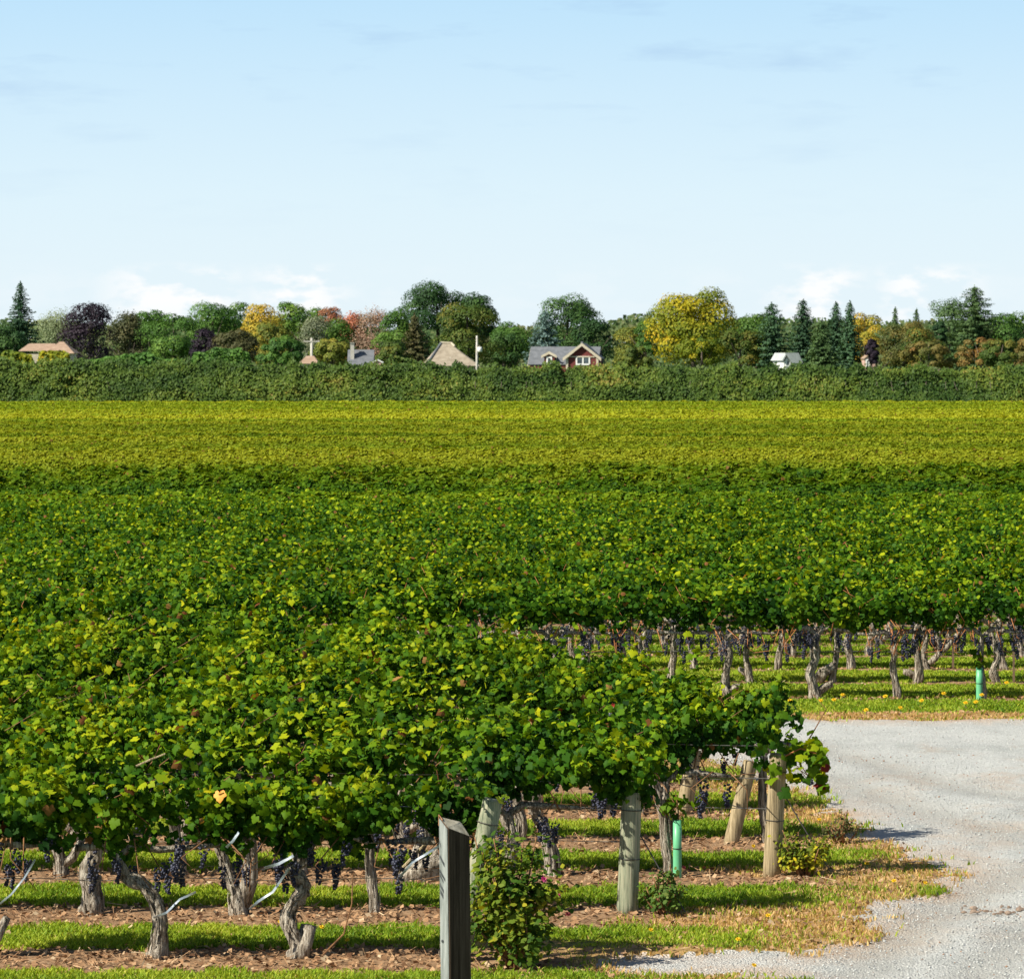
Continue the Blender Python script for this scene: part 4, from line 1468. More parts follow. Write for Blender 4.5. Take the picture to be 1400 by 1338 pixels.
def build_bushes():
    green = [(0, (.02, .06, .01)), (.5, (.06, .13, .016)), (.8, (.16, .22, .02)), (1, (.40, .36, .03))]
    d = FRONT[0] - .58
    b = bush('leafy_bush', 'big dense leafy bush just right of the square timber post', (px_x(703, d), d, 0), .88, .5, 1.28, 2900, .050, green, .66, 17, 3)
    for k, (x, z) in enumerate(((.33, .56), (.22, .68), (.40, .42))):
        f = bloom('rose_bloom', M_PINK if k < 2 else M_WINE, b, (x, -.10, z), .028)
        if k == 2:
            f['label'] = 'small wilted dark pink bloom'
    # suckers climbing the post to the canopy
    b = bush('rose_bush', 'small sparse rose bush with a pale bloom beside the upright grey green post', (px_x(906, FRONT[1] - .1), FRONT[1] - .1, 0), .40, .3, .44, 620, .038, [(0, (.03, .07, .015)), (.6, (.09, .16, .03)), (1, (.20, .22, .06))], .5, 14, 5)
    bloom('rose_bloom', M_PANEL_EDGE, b, (-.05, -.14, .14), .035)
    bloom('rose_bloom', M_WINE, b, (.17, -.08, .40), .022)
    b = bush('rose_bush', 'yellowing small leaved bush beside the tan post at the gravel edge', (px_x(1101, FRONT[2] - .1), FRONT[2] - .1, 0), .58, .36, .46, 1100, .036,
             [(0, (.04, .07, .012)), (.45, (.13, .17, .015)), (.75, (.38, .34, .02)), (1, (.60, .47, .02))], .52, 18, 7)
    b = bush('rose_bush', 'thin twiggy sprig at the gravel edge, behind and right of the yellowing bush', (px_x(1148, FRONT[3] - .1), FRONT[3] - .1, 0), .42, .3, .34, 150, .03,
             [(0, (.05, .03, .02)), (.5, (.08, .10, .03)), (1, (.22, .12, .04))], .45, 12, 9)
    # young shoot with reddish leaves that hangs out past the tan post
    d = FRONT[2]
    n = 110
    u = RNG.random(n) ** .8
    P = np.stack([px_x(1050, d) + u * .50, d + RNG.normal(0, .10, n), 1.02 + .12 * np.sin(u * 3) - .05 * u + RNG.normal(0, .085, n)], 1)
    P[:, 2] -= .20 * (RNG.random(n) < .3)
    c = vine_cols(n, .62, .16)
    red = (u > .78) & (RNG.random(n) < .14)
    c[red] = (.16, .025, .03)
    t = thing('vine_shoot', 'yellow green vine shoot with dark red leaves reaching over the gravel', 'vine shoot', (px_x(1055, d), d, 0))
    V, F, cc = scatter(LEAF_T, LEAF_F, P - [px_x(1055, d), d, 0], RNG.normal(0, .6, (n, 3)) + [0, -.6, .7], RNG.normal(0, .6, (n, 3)) + [0, -.1, -.6], .06 + .04 * RNG.random(n), c)
    child('foliage', mesh_np('foliage', V, F, M_VINE, cc), t)
    MB().tube([(0, 0, .80), (.05, -.05, 1.02), (.25, -.05, 1.12), (.48, -.05, 1.04)], [.010, .009, .007, .004], 6).build('stem', M_CANE_RED, t, True)
    # one orange leaf in the nearest row
    p = at(300, 1085, FRONT[0] - .55)
    V, F, cc = scatter(LEAF_T, LEAF_F, np.array([[0, 0, 0]]), np.array([[-.4, -1, .5]]), np.array([[.1, 0, -1.0]]), np.array([.075]), np.array([[.6, .25, .03]]))
    me = mesh_np('autumn_leaf', V, F, M_ORANGE)
    o = link(bpy.data.objects.new('autumn_leaf', me))
    o.location = p
    tag(o, 'single bright orange vine leaf in the nearest row, above the forked trunk', 'leaf')
    # dandelions
    spots = [(1030, 1166), (383, 1271), (1186, 1190), (1222, 1214), (1265, 1217), (1050, 1262), (1009, 1295), (1031, 1331), (440, 1278), (475, 1296), (1122, 968), (1140, 967), (1320, 971), (1334, 970), (1342, 960),
             (1231, 978), (1184, 981), (1152, 960), (1376, 943), (1260, 968), (1185, 1190), (1080, 968), (1290, 958), (1210, 962), (890, 1282), (1120, 1129)]
    head = None
    for k, (px, py) in enumerate(spots):
        x, y = gp(px, py)
        t = thing('dandelion', 'small yellow dandelion flower in the grass ' + ('on the strip beyond the gravel drive' if y > 50 else 'around the front posts and vines'), 'dandelion', (x, y, 0), 0, 'yellow dandelions in the grass')
        if head is None:
            f = bloom('flower_head', M_DANDELION, t, (0, -.01, .075), .024)
            head = f.data
        else:
            child('flower_head', head, t, (0, -.01, .075), rot=(.6, random.uniform(-.4, .4), 0))
        s = 1.0 if y < 50 else 1.5
        t.scale = (s, s, s * .9)
        MB().tube([(0, 0, -.01), (.003, -.004, .04), (0, -.01, .075)], .002, 5).build('stem', M_STAKE_G, t)
    # clods of earth on the gravel
    n = 34
    x = np.array([gp(1310 + 85 * RNG.random(), 1244 + 12 * (RNG.random() - .5)) for _ in range(n)])
    mb = MB()
    for (cx, cy) in x:
        r = .008 + .018 * RNG.random() ** 2
        pts = []
        for zz, q in ((-.2, .7), (.2, 1), (.75, .7), (1.0, .25)):
            pts.append((q, zz))
        n0 = len(mb.v)
        for q, zz in pts:
            for s in range(7):
                th = 2 * PI * s / 7
                k = r * q * RNG.uniform(.75, 1.25)
                mb.v.append((cx + math.cos(th) * k * 1.5, cy + math.sin(th) * k, r * zz))
        for i in range(3):
            for s in range(7):
                s2 = (s + 1) % 7
                mb.f.append([n0 + i * 7 + s, n0 + i * 7 + s2, n0 + (i + 1) * 7 + s2, n0 + (i + 1) * 7 + s])
        mb.f.append([n0 + 21 + s for s in range(7)])
    o = mb.build('soil_clods', noise_mat('clod_soil', (.16, .11, .08), (.34, .26, .20), 12, rough=.95), None)
    tag(o, kind='stuff')


# ------------------------------------------------------------------ far trees
QUAD_T = np.array([(-.5, -.3, 0), (.45, -.45, .12), (.5, .4, -.1), (-.3, .5, .08)])
QUAD_F = [[0, 1, 2], [0, 2, 3]]

C_DARK = [(0, (0.015, 0.045, 0.018)), (.5, (0.033, 0.083, 0.024)), (1, (0.075, 0.150, 0.033))]
C_GREEN = [(0, (0.029, 0.080, 0.016)), (.5, (0.072, 0.160, 0.026)), (1, (0.160, 0.256, 0.040))]
C_BRIGHT = [(0, (0.041, 0.108, 0.020)), (.5, (0.095, 0.203, 0.034)), (1, (0.189, 0.297, 0.054))]
C_OLIVE = [(0, (0.049, 0.084, 0.017)), (.5, (0.140, 0.175, 0.028)), (1, (0.294, 0.266, 0.042))]
C_ORGREEN = [(0, (.035, .075, .012)), (.45, (.085, .13, .022)), (.8, (.20, .17, .03)), (1, (.30, .18, .035))]
C_GOLD = [(0, (.06, .11, .010)), (.4, (.20, .23, .014)), (.75, (.44, .36, .015)), (1, (.60, .40, .02))]
C_YEL = [(0, (0.117, 0.156, 0.019)), (.5, (0.338, 0.299, 0.033)), (1, (0.624, 0.390, 0.052))]
C_PURPLE = [(0, (0.013, 0.010, 0.018)), (.5, (0.025, 0.018, 0.030)), (1, (0.056, 0.035, 0.053))]
C_BROWN = [(0, (.045, .060, .022)), (.5, (.090, .092, .036)), (1, (.16, .135, .06))]
C_RUST = [(0, (.05, .075, .018)), (.4, (.12, .12, .028)), (.8, (.21, .15, .04)), (1, (.28, .16, .05))]
C_RED = [(0, (.13, .11, .045)), (.4, (.27, .13, .07)), (1, (.46, .16, .09))]
C_PINK = [(0, (.20, .17, .11)), (.5, (.33, .23, .17)), (1, (.44, .25, .18))]
C_PALE = [(0, (0.130, 0.182, 0.091)), (.5, (0.247, 0.299, 0.156)), (1, (0.364, 0.390, 0.234))]
C_GREYGR = [(0, (0.130, 0.156, 0.098)), (.5, (0.208, 0.234, 0.143)), (1, (0.312, 0.325, 0.221))]
C_SPRUCE = [(0, (0.017, 0.048, 0.027)), (.5, (0.041, 0.093, 0.048)), (1, (0.085, 0.170, 0.076))]
C_BLUESPR = [(0, (0.068, 0.121, 0.115)), (.5, (0.135, 0.216, 0.203)), (1, (0.230, 0.324, 0.297))]
C_PINE = [(0, (0.032, 0.072, 0.026)), (.5, (0.080, 0.144, 0.048)), (1, (0.160, 0.240, 0.088))]


def tree_trunk(parent, h, w, top, seed, mat=None):
    r = random.Random(seed)
    mb = MB()
    mb.tube([(0, 0, -.2), (r.uniform(-.1, .1), 0, h * .25), (r.uniform(-.2, .2), r.uniform(-.2, .2), h * .5), (r.uniform(-.3, .3), 0, h * top)], [w * 1.3, w, w * .75, w * .2], 9, .1, seed)
    for i in range(7):
        z = h * r.uniform(.2, .55)
        a = r.uniform(0, 6.28)
        q = h * r.uniform(.18, .34)
        mb.tube([(0, 0, z), (math.cos(a) * q * .5, math.sin(a) * q * .5, z + q * .45), (math.cos(a) * q, math.sin(a) * q, z + q * 1.0)], [w * .4, w * .25, w * .08], 6)
    mb.build('trunk', mat or M_TRUNK, parent, True)


def broad_tree(name, label, px, top, wpx, d, stops, tmean=.5, seed=0, bottom=505, n=None, leaf=.42, loose=.05, group='trees behind the hedge', lumps=None, spire=0.0, tvar=.7, patch_stops=None):
    r = np.random.default_rng(seed + 1000)
    x = px_x(px, d)
    H = CAM_H - (top - HZ) * d / FOC
    Wd = 1.3 * wpx * d / FOC
    zb = max(.3, CAM_H - (bottom - HZ) * d / FOC)
    t = thing(name, label, 'tree', (x, d, 0), 0, group)
    tree_trunk(t, H, .02 * H + .06, .9, seed)
    Hc = H - zb
    K = (lumps or int(18 + Wd * Hc / 6)) + 8
    # lumps fill a dome that stays broad down to its skirt
    hz = r.random(K) ** .85
    prof = np.where(hz > .35, np.sqrt(np.clip(1 - ((hz - .35) / .72) ** 2, 0, 1)), .86 + .4 * hz)
    prof = prof * (1 - spire * hz)
    az = r.random(K) * 2 * PI
    q = r.uniform(.25, 1, K) ** .5 * .74
    P = np.stack([np.cos(az) * q * prof * Wd / 2, np.sin(az) * q * prof * Wd / 2 * .85, (hz - .5) * Hc * .84], 1)
    R = r.uniform(.14, .30, K) * min(Wd, Hc) * (.9 if spire == 0 else .75)
    n = n or int(np.clip(Wd * Hc * 125, 5000, 26000))
    leaf *= .46
    k = r.choice(K, n, p=R ** 2 / np.sum(R ** 2))
    v = norm(r.normal(0, 1, (n, 3)))
    v[:, 2] = np.where(v[:, 2] < -.3, -v[:, 2], v[:, 2])
    rad = (R[k] * (.70 + .30 * r.random(n) ** .5))[:, None]
    C = P[k] + v * rad * [1, 1, .85] + r.normal(0, loose, (n, 3)) * R[k][:, None]
    C[:, 2] += zb + Hc / 2
    zt = np.sort(C[:, 2])[-12]
    C[:, 2] = np.maximum(zb + (C[:, 2] - zb) * (H - zb) / (zt - zb), .2)
    N = v + .35 * norm(C - [0, 0, zb + Hc * .4]) + r.normal(0, .22, (n, 3))
    D = r.normal(0, 1, (n, 3)) + [0, 0, -.4]
    lt = r.normal(0, .17, K)
    T = tmean + lt[k] + tvar * .5 * (vnoise(C[:, 0] * .5 + seed, C[:, 2] * .5 + C[:, 1] * .4, 71, 2) - .5) + r.normal(0, .08, n)
    c = cmap(stops, np.clip(T, 0, 1))
    V, F, cc = scatter(QUAD_T, QUAD_F, C, N, D, leaf * (.6 + .7 * r.random(n)), c)
    child('crown', mesh_np('crown', V, F, M_TREE, cc), t)
    return t


def conifer(name, label, px, top, wpx, d, stops, tmean=.5, seed=0, bottom=508, dens=1.0, pw=.85, droop=.28, group='conifers behind the hedge', ragged=.25, leaf=.34, sparse_top=False):
    r = np.random.default_rng(seed + 5000)
    x = px_x(px, d)
    H = CAM_H - (top - HZ) * d / FOC
    Wd = 1.28 * wpx * d / FOC
    zb = max(.4, CAM_H - (bottom - HZ) * d / FOC)
    t = thing(name, label, 'tree', (x, d, 0), 0, group)
    MB().tube([(0, 0, -.2), (0, 0, H * .5), (0, 0, H * .985)], [.018 * H + .05, .012 * H, .02], 8, .08, seed).build('trunk', M_TRUNK, t, True)
    C, N, D, S = [], [], [], []
    z = zb
    while z < H - .15:
        f = (z - zb) / (H - zb)
        R = Wd / 2 * (1 - f) ** pw + .10
        nb = int(5 + 5 * (1 - f))
        a0 = r.random() * 6.28
        for b in range(nb):
            a = a0 + 2 * PI * b / nb + r.normal(0, .25)
            L = R * r.uniform(1 - ragged, 1 + ragged * .5)
            m = max(5, int(L / .055 * dens))
            s = (np.arange(m) + r.random(m)) / m
            sz = leaf * (.55 + .6 * (1 - f)) * (.7 + .5 * r.random(m))
            yy = r.normal(0, .14 + .06 * L, m) * (1 - .5 * s)
            px_ = np.cos(a) * L * s - np.sin(a) * yy
            py_ = np.sin(a) * L * s + np.cos(a) * yy
            pz = z - droop * L * (s - .55 * s * s * s) - r.random(m) * .16 + .02 * L
            C.append(np.stack([px_, py_, pz], 1))
            N.append(np.stack([np.cos(a) * np.full(m, .45), np.sin(a) * np.full(m, .45), np.full(m, .8)], 1) + r.normal(0, .4, (m, 3)))
            D.append(np.stack([np.full(m, np.cos(a)), np.full(m, np.sin(a)), np.full(m, -.45)], 1) + r.normal(0, .25, (m, 3)))
            S.append(sz)
        z += (.20 + .26 * (1 - f)) * (H / 14) ** .5 / max(dens, .6) * (1.5 if sparse_top and f > .45 else 1)
    # leader
    m = 14
    C.append(np.stack([r.normal(0, .05, m), r.normal(0, .05, m), H - r.random(m) * .7], 1))
    N.append(r.normal(0, 1, (m, 3)))
    D.append(np.tile([0, 0, 1.0], (m, 1)) + r.normal(0, .2, (m, 3)))
    S.append(np.full(m, leaf * .6))
    C, N, D, S = map(np.concatenate, (C, N, D, S))
    C[:, 2] = np.maximum(C[:, 2], .15)
    T = tmean + .6 * (vnoise(C[:, 0] * .8 + seed, C[:, 2] * .7 + C[:, 1], 81, 2) - .5) + r.normal(0, .15, len(C))
    Tm = QUAD_T * [.62, 1.15, 1]
    V, F, cc = scatter(Tm, QUAD_F, C, N, D, S, cmap(stops, np.clip(T, 0, 1)))
    child('crown', mesh_np('crown', V, F, M_TREE, cc), t)
    return t


def build_trees():
    B, K = broad_tree, conifer
    s = 1

    def S():
        nonlocal s
        s += 1
        return s
    # left
    K('spruce_tree', 'tall dark spruce standing at the left edge of the tree line', 28, 384, 62, 540, C_SPRUCE, .5, S(), droop=.22, ragged=.35, pw=.75)
    B('green_tree', 'low dark green tree in front of the tall spruce at the left edge', 8, 444, 52, 520, C_DARK, .6, S())
    B('pale_tree', 'pale thin leaved tree between the left spruce and the purple tree', 78, 421, 56, 660, C_PALE, .4, S(), loose=.3, leaf=.36)
    B('purple_tree', 'round blackish purple tree above the tan hipped roof at the left', 122, 414, 66, 540, C_PURPLE, .5, S(), leaf=.4)
    B('brown_tree', 'grey brown tree right of the round blackish purple tree', 177, 426, 58, 560, C_BROWN, .4, S(), loose=.22, spire=.3)
    B('green_tree', 'mid green tree showing behind the grey brown tree', 206, 424, 44, 640, C_BRIGHT, .45, S())
    B('dark_tree', 'rounded dark green tree between the grey brown tree and the small purple one', 236, 429, 68, 545, C_GREEN, .42, S())
    B('purple_tree', 'small dark purple tree half hidden behind the low hedge on the left', 283, 449, 44, 535, C_PURPLE, .45, S())
    B('green_tree', 'bright green domed tree rising behind the small purple tree', 292, 413, 66, 640, C_BRIGHT, .42, S(), lumps=18)
    B('green_tree', 'darker green tree joined to the right of the bright green dome', 322, 413, 46, 650, C_GREEN, .55, S())
    B('olive_tree', 'low brownish olive tree left of the golden tree', 320, 450, 60, 530, C_BROWN, .55, S())
    B('golden_tree', 'golden yellow tree in the left half of the tree line', 360, 416, 56, 580, C_YEL, .62, S())
    B('green_tree', 'green tree with a rounded top right of the golden tree', 394, 413, 50, 590, C_GREEN, .68, S())
    B('green_tree', 'low dark green bushy tree in front of the golden tree', 384, 459, 66, 470, C_GREEN, .38, S())
    B('olive_tree', 'yellow green tree behind the low dark bushy one', 372, 440, 60, 540, C_OLIVE, .55, S())
    B('pale_tree', 'pale grey green willow behind the concrete utility pole', 428, 432, 44, 570, C_GREYGR, .4, S(), loose=.3)
    B('green_tree', 'green treetop between the golden tree and the red tree', 420, 419, 50, 640, C_GREEN, .6, S())
    B('red_tree', 'small red topped maple left of the pink trees', 451, 420, 36, 620, C_RED, .55, S())
    B('green_tree', 'green tree under the small red topped maple', 456, 436, 52, 600, C_GREEN, .6, S())
    B('olive_tree', 'yellow green bushy tree left of the grey roof with the chimney', 452, 463, 56, 500, C_OLIVE, .6, S())
    B('red_tree', 'orange red maple above the grey roof with the chimney', 482, 426, 38, 610, C_RED, .72, S(), loose=.2)
    B('pink_tree', 'pinkish half bare tree right of the orange red maple', 508, 420, 44, 600, C_PINK, .55, S(), loose=.34, leaf=.34)
    B('green_tree', 'green tree joining the left of the tallest dark tree', 541, 422, 44, 560, C_GREEN, .62, S())
    B('olive_tree', 'low olive tree in front of the brown larch', 538, 466, 44, 490, C_ORGREEN, .3, S())
    K('larch_tree', 'brown spire shaped larch in front of the tallest dark tree', 567, 428, 44, 530, C_BROWN, .62, S(), ragged=.3, pw=.7)
    B('dark_tree', 'tallest dark green tree of the tree line, behind the tan pointed roof', 598, 384, 118, 600, C_DARK, .55, S(), spire=.25, lumps=34)
    B('dark_tree', 'dark green shoulder right of the tallest tree', 652, 400, 60, 600, C_DARK, .55, S(), spire=.2)
    B('orange_green_tree', 'green tree tinged with orange above the tan pointed roof', 640, 414, 84, 545, C_ORGREEN, .33, S())
    B('green_tree', 'plain dark green tree filling the dip left of the blue spruce', 702, 440, 62, 590, C_GREEN, .4, S())
    B('green_tree', 'low dark tree behind the white transformer pole', 690, 455, 50, 560, C_DARK, .8, S())
    B('dark_tree', 'big dome of dark green behind the brick house', 776, 402, 84, 590, C_DARK, .72, S(), lumps=30)
    B('dark_tree', 'dark spreading tree right of the brick house roof', 812, 436, 56, 570, C_DARK, .4, S())
    K('blue_spruce_tree', 'pale blue grey spruce left behind the brick house', 745, 424, 52, 520, C_BLUESPR, .42, S(), pw=.55, droop=.15)
    B('olive_tree', 'yellow olive tree left of the big golden tree', 862, 447, 42, 620, C_OLIVE, .7, S())
    B('green_tree', 'low green tree under the yellow olive one', 868, 470, 50, 560, C_OLIVE, .3, S())
    B('green_tree', 'slim dark green tree touching the left of the big golden tree', 884, 440, 30, 590, C_GREEN, .4, S())
    B('golden_tree', 'large golden maple, brightest crown in the tree line', 948, 393, 102, 560, C_GOLD, .44, S(), lumps=46, leaf=.5, tvar=1.0)
    B('golden_tree', 'low yellow green tree at the foot of the large golden maple', 960, 462, 56, 520, C_GOLD, .22, S())
    B('green_tree', 'green tree just right of the large golden maple', 1034, 428, 62, 600, C_GREEN, .62, S())
    B('orange_green_tree', 'low green tree with orange leaves right of the golden maple', 1012, 452, 62, 540, C_ORGREEN, .45, S())
    K('spruce_tree', 'ragged bluish spruce left of the white cottage', 1055, 413, 52, 540, C_SPRUCE, .7, S(), ragged=.5, dens=.9, pw=.45)
    K('spruce_tree', 'pointed dark spruce right behind the white cottage', 1098, 408, 46, 570, C_SPRUCE, .55, S(), ragged=.3, pw=.55)
    K('fir_tree', 'left one of the twin narrow firs', 1143, 412, 38, 540, C_SPRUCE, .6, S(), pw=.62, ragged=.2)
    K('fir_tree', 'right one of the twin narrow firs', 1162, 411, 34, 535, C_SPRUCE, .65, S(), pw=.62, ragged=.2)
    K('fir_tree', 'shorter broad fir at the left foot of the twin firs', 1124, 436, 40, 530, C_PINE, .45, S(), pw=.5)
    B('golden_tree', 'golden tree behind the twin narrow firs', 1183, 428, 46, 600, C_YEL, .68, S())
    B('purple_tree', 'small dark red tree covering the salmon house', 1193, 464, 15, 500, C_PURPLE, .5, S(), bottom=500)
    K('pine_tree', 'small pine tip showing left of the orange tinged trees at the right', 1224, 419, 30, 660, C_PINE, .45, S(), ragged=.45)
    K('pine_tree', 'second small pine tip right of the first, above the orange tinged trees', 1253, 421, 34, 665, C_PINE, .5, S(), ragged=.45)
    B('orange_green_tree', 'wide orange tinged tree below the two small pine tips', 1238, 440, 74, 570, C_RUST, .42, S())
    B('orange_green_tree', 'orange tinged tree joined to its right neighbour below the small dark one', 1262, 448, 50, 565, C_ORGREEN, .55, S())
    B('rust_tree', 'low rusty brown bush shaped tree at the hedge below the small dark one', 1268, 466, 76, 500, C_RUST, .62, S())
    B('dark_tree', 'small dark tree left of the tall ragged pines', 1284, 440, 18, 600, C_DARK, .3, S(), bottom=480)
    B('pine_tree', 'broad loose pine left of the tallest ragged pine', 1300, 408, 62, 610, C_PINE, .45, S(), loose=.10)
    K('pine_tree', 'tallest ragged pine near the right edge', 1333, 390, 74, 590, C_PINE, .45, S(), ragged=.5, pw=.45, dens=1.1)
    B('rust_tree', 'wide rusty red tree under the tallest ragged pine', 1342, 462, 84, 505, C_RUST, .7, S())
    B('orange_green_tree', 'green patch tree among the rusty ones near the right edge', 1368, 464, 56, 495, C_ORGREEN, .35, S())
    B('dark_tree', 'dark green rounded tree at the right edge', 1382, 427, 62, 590, C_GREEN, .38, S())
    B('rust_tree', 'rusty tree cut off by the right edge of the photo', 1412, 462, 60, 510, C_RUST, .6, S())
    # trees beyond, one ragged mass
    r = np.random.default_rng(99)
    n = 90000
    d = 720 + 160 * r.random(n)
    x = (r.random(n) * 2 - 1) * 150
    topn = 7.2 + 4.6 * vnoise(x * .09 + 9, d * .004, 91, 3)
    z = topn * r.random(n) ** .6
    C = np.stack([x, d, z], 1)
    N = r.normal(0, .6, (n, 3)) + [0, -.8, .7]
    hue = vnoise(x * .06, d * .01, 93, 2)
    c = cmap([(0, (.03, .065, .025)), (.35, (.05, .10, .032)), (.6, (.09, .14, .045)), (1, (.17, .18, .08))], np.clip(hue + r.normal(0, .15, n), 0, 1))
    V, F, cc = scatter(QUAD_T, QUAD_F, C, N, r.normal(0, 1, (n, 3)), .6 * (.6 + .6 * r.random(n)), c)
    o = link(bpy.data.objects.new('distant_woods', mesh_np('distant_woods', V, F, M_TREE, cc)))
    tag(o, 'far mixed woodland showing between and behind the trees', 'woods', kind='stuff')

    # hedge along the far end of the vineyard
    n = 210000
    x = (r.random(n) * 2 - 1) * 49
    u = r.random(n)
    hgt = 3.50 - .005 * x + .9 * (vnoise(x * 1.1, np.zeros(n), 95, 3) - .5)
    up = u ** .75
    y = 284 + 4.5 * up + r.normal(0, .35, n) + 1.2 * (vnoise(x * .8, up * 3, 97, 2) - .5)
    z = hgt * up + .15 * r.normal(0, 1, n) * (up > .9)
    C = np.stack([x, y, np.maximum(z, .05)], 1)
    N = r.normal(0, .4, (n, 3)) + [-.2, -.75, .6]
    D = r.normal(0, .35, (n, 3)) + [0, 0, 1]
    hue = vnoise(x * .35, up * 4, 98, 3)
    c = cmap([(0, (.030, .070, .012)), (.45, (.080, .135, .018)), (.75, (.145, .195, .026)), (1, (.25, .20, .04))], np.clip(.42 + 1.2 * (hue - .5) + r.normal(0, .13, n), 0, 1))
    V, F, cc = scatter(QUAD_T * [.6, 1.2, 1], QUAD_F, C, N, D, .17 * (.6 + .7 * r.random(n)), c)
    t = thing('hedge', 'long dark olive hedge right across the far end of the vineyard', 'hedge', (0, 0, 0))
    child('foliage', mesh_np('foliage', V, F, M_TREE, cc), t)
    mb = MB()
    rr = random.Random(5)
    for i in range(90):
        hx = -48 + 96 * i / 89 + rr.uniform(-.3, .3)
        mb.tube([(hx, 286.5, -.1), (hx + rr.uniform(-.2, .2), 286.5, 1.2), (hx + rr.uniform(-.4, .4), 286.8, 2.6)], [.06, .045, .02], 5)
    mb.build('stems', M_TRUNK, t)

    def low_hedge(name, label, x0, x1, ytop, d, stops, tm, seed, n):
        r = np.random.default_rng(seed)
        a, b = px_x(x0, d), px_x(x1, d)
        H = CAM_H - (ytop - HZ) * d / FOC
        x = a + (b - a) * r.random(n)
        ed = np.minimum((x - a), (b - x)) / 1.5
        up = r.random(n) ** .7
        hg = H * (.82 + .30 * vnoise(x * .5, np.zeros(n), seed, 3)) * np.clip(.45 + ed, 0, 1)
        C = np.stack([x, d + 1.6 * up + r.normal(0, .4, n), np.maximum(hg * up, .05)], 1)
        hue = vnoise(x * .4 + seed, up * 3, seed + 1, 3)
        c = cmap(stops, np.clip(tm + .9 * (hue - .5) + r.normal(0, .15, n), 0, 1))
        V, F, cc = scatter(QUAD_T, QUAD_F, C, r.normal(0, .5, (n, 3)) + [0, -.7, .6], r.normal(0, 1, (n, 3)), .22 * (.6 + .7 * r.random(n)), c)
        o = link(bpy.data.objects.new(name, mesh_np(name, V, F, M_TREE, cc)))
        tag(o, label, 'hedge' if 'hedge' in name else 'bush')
    low_hedge('low_hedge', 'low green hedge behind the long hedge on the left, under the purple trees', 90, 260, 487, 330, C_BRIGHT, .25, 111, 14000)
    low_hedge('low_hedge', 'low green hedge with a rounded left end, under the golden tree', 250, 352, 480, 335, C_BRIGHT, .3, 113, 12000)
    low_hedge('yellow_bush', 'yellow and green bushes in front of the tan hipped roof at the left', -12, 52, 482, 345, C_GOLD, .25, 115, 7000)
    low_hedge('golden_bush', 'golden yellow bush at the right end of the tan hipped roof', 40, 104, 478, 340, C_GOLD, .45, 117, 8000)
    low_hedge('low_hedge', 'low green shrubs in front of the tan pointed roof', 520, 580, 489, 350, C_ORGREEN, .3, 119, 6000)


# ------------------------------------------------------------------ houses
def gable_roof(mb, x0, x1, y0, y1, ze, zr, along='x', over=.3, t=.14):
    """two roof slopes over the rectangle; ridge along x or y"""
    if along == 'x':
        ym = (y0 + y1) / 2
        k = (zr - ze) / (ym - y0)
        lo = ze - over * k
        mb.slab([(x0 - over, y0 - over, lo), (x1 + over, y0 - over, lo), (x1 + over, ym, zr), (x0 - over, ym, zr)], t)
        mb.slab([(x0 - over, ym, zr + .002), (x1 + over, ym, zr + .002), (x1 + over, y1 + over, lo), (x0 - over, y1 + over, lo)], t)
    else:
        xm = (x0 + x1) / 2
        k = (zr - ze) / (xm - x0)
        lo = ze - over * k
        mb.slab([(x0 - over, y0 - over, lo), (xm, y0 - over, zr), (xm, y1 + over, zr), (x0 - over, y1 + over, lo)], t)
        mb.slab([(xm, y0 - over, zr + .002), (x1 + over, y0 - over, lo), (x1 + over, y1 + over, lo), (xm, y1 + over, zr + .002)], t)


def gable_wall(mb, x0, x1, y0, y1, z0, ze, zr, along='x'):
    """a closed body with pentagon ends"""
    if along == 'x':
        ym = (y0 + y1) / 2
        A = [(x0, y0, z0), (x0, y1, z0), (x0, y1, ze), (x0, ym, zr), (x0, y0, ze)]
        Bq = [(x1, p[1], p[2]) for p in A]
    else:
        xm = (x0 + x1) / 2
        A = [(x0, y0, z0), (x1, y0, z0), (x1, y0, ze), (xm, y0, zr), (x0, y0, ze)]
        Bq = [(p[0], y1, p[2]) for p in A]
    n = len(mb.v)
    mb.v += A + Bq
    mb.f.append([n + i for i in range(5)])
    mb.f.append([n + 5 + i for i in reversed(range(5))])
    for i in range(5):
        j = (i + 1) % 5
        mb.f.append([n + j, n + i, n + 5 + i, n + 5 + j])


def window(parent, x, y, z0, z1, w, n=2, face='y'):
    """window on a wall facing the camera: frame with panes between"""
    fr = MB()
    b = .16
    fr.box(x - w / 2, x + w / 2, y - .07, y - .003, z0 - b, z0)
    fr.box(x - w / 2, x + w / 2, y - .07, y - .003, z1, z1 + b)
    for i in range(n + 1):
        cx = x - w / 2 + b / 2 + (w - b) * i / n
        fr.box(cx - b / 2, cx + b / 2, y - .068, y - .003, z0, z1)
    f = fr.build('window', M_WHITE, parent)
    for i in range(n):
        a = x - w / 2 + b + (w - b) * i / n
        e = x - w / 2 + (w - b) * (i + 1) / n
        MB().box(a, e, y - .03, y - .004, z0, z1).build('pane', M_GLASS, f)
    return f


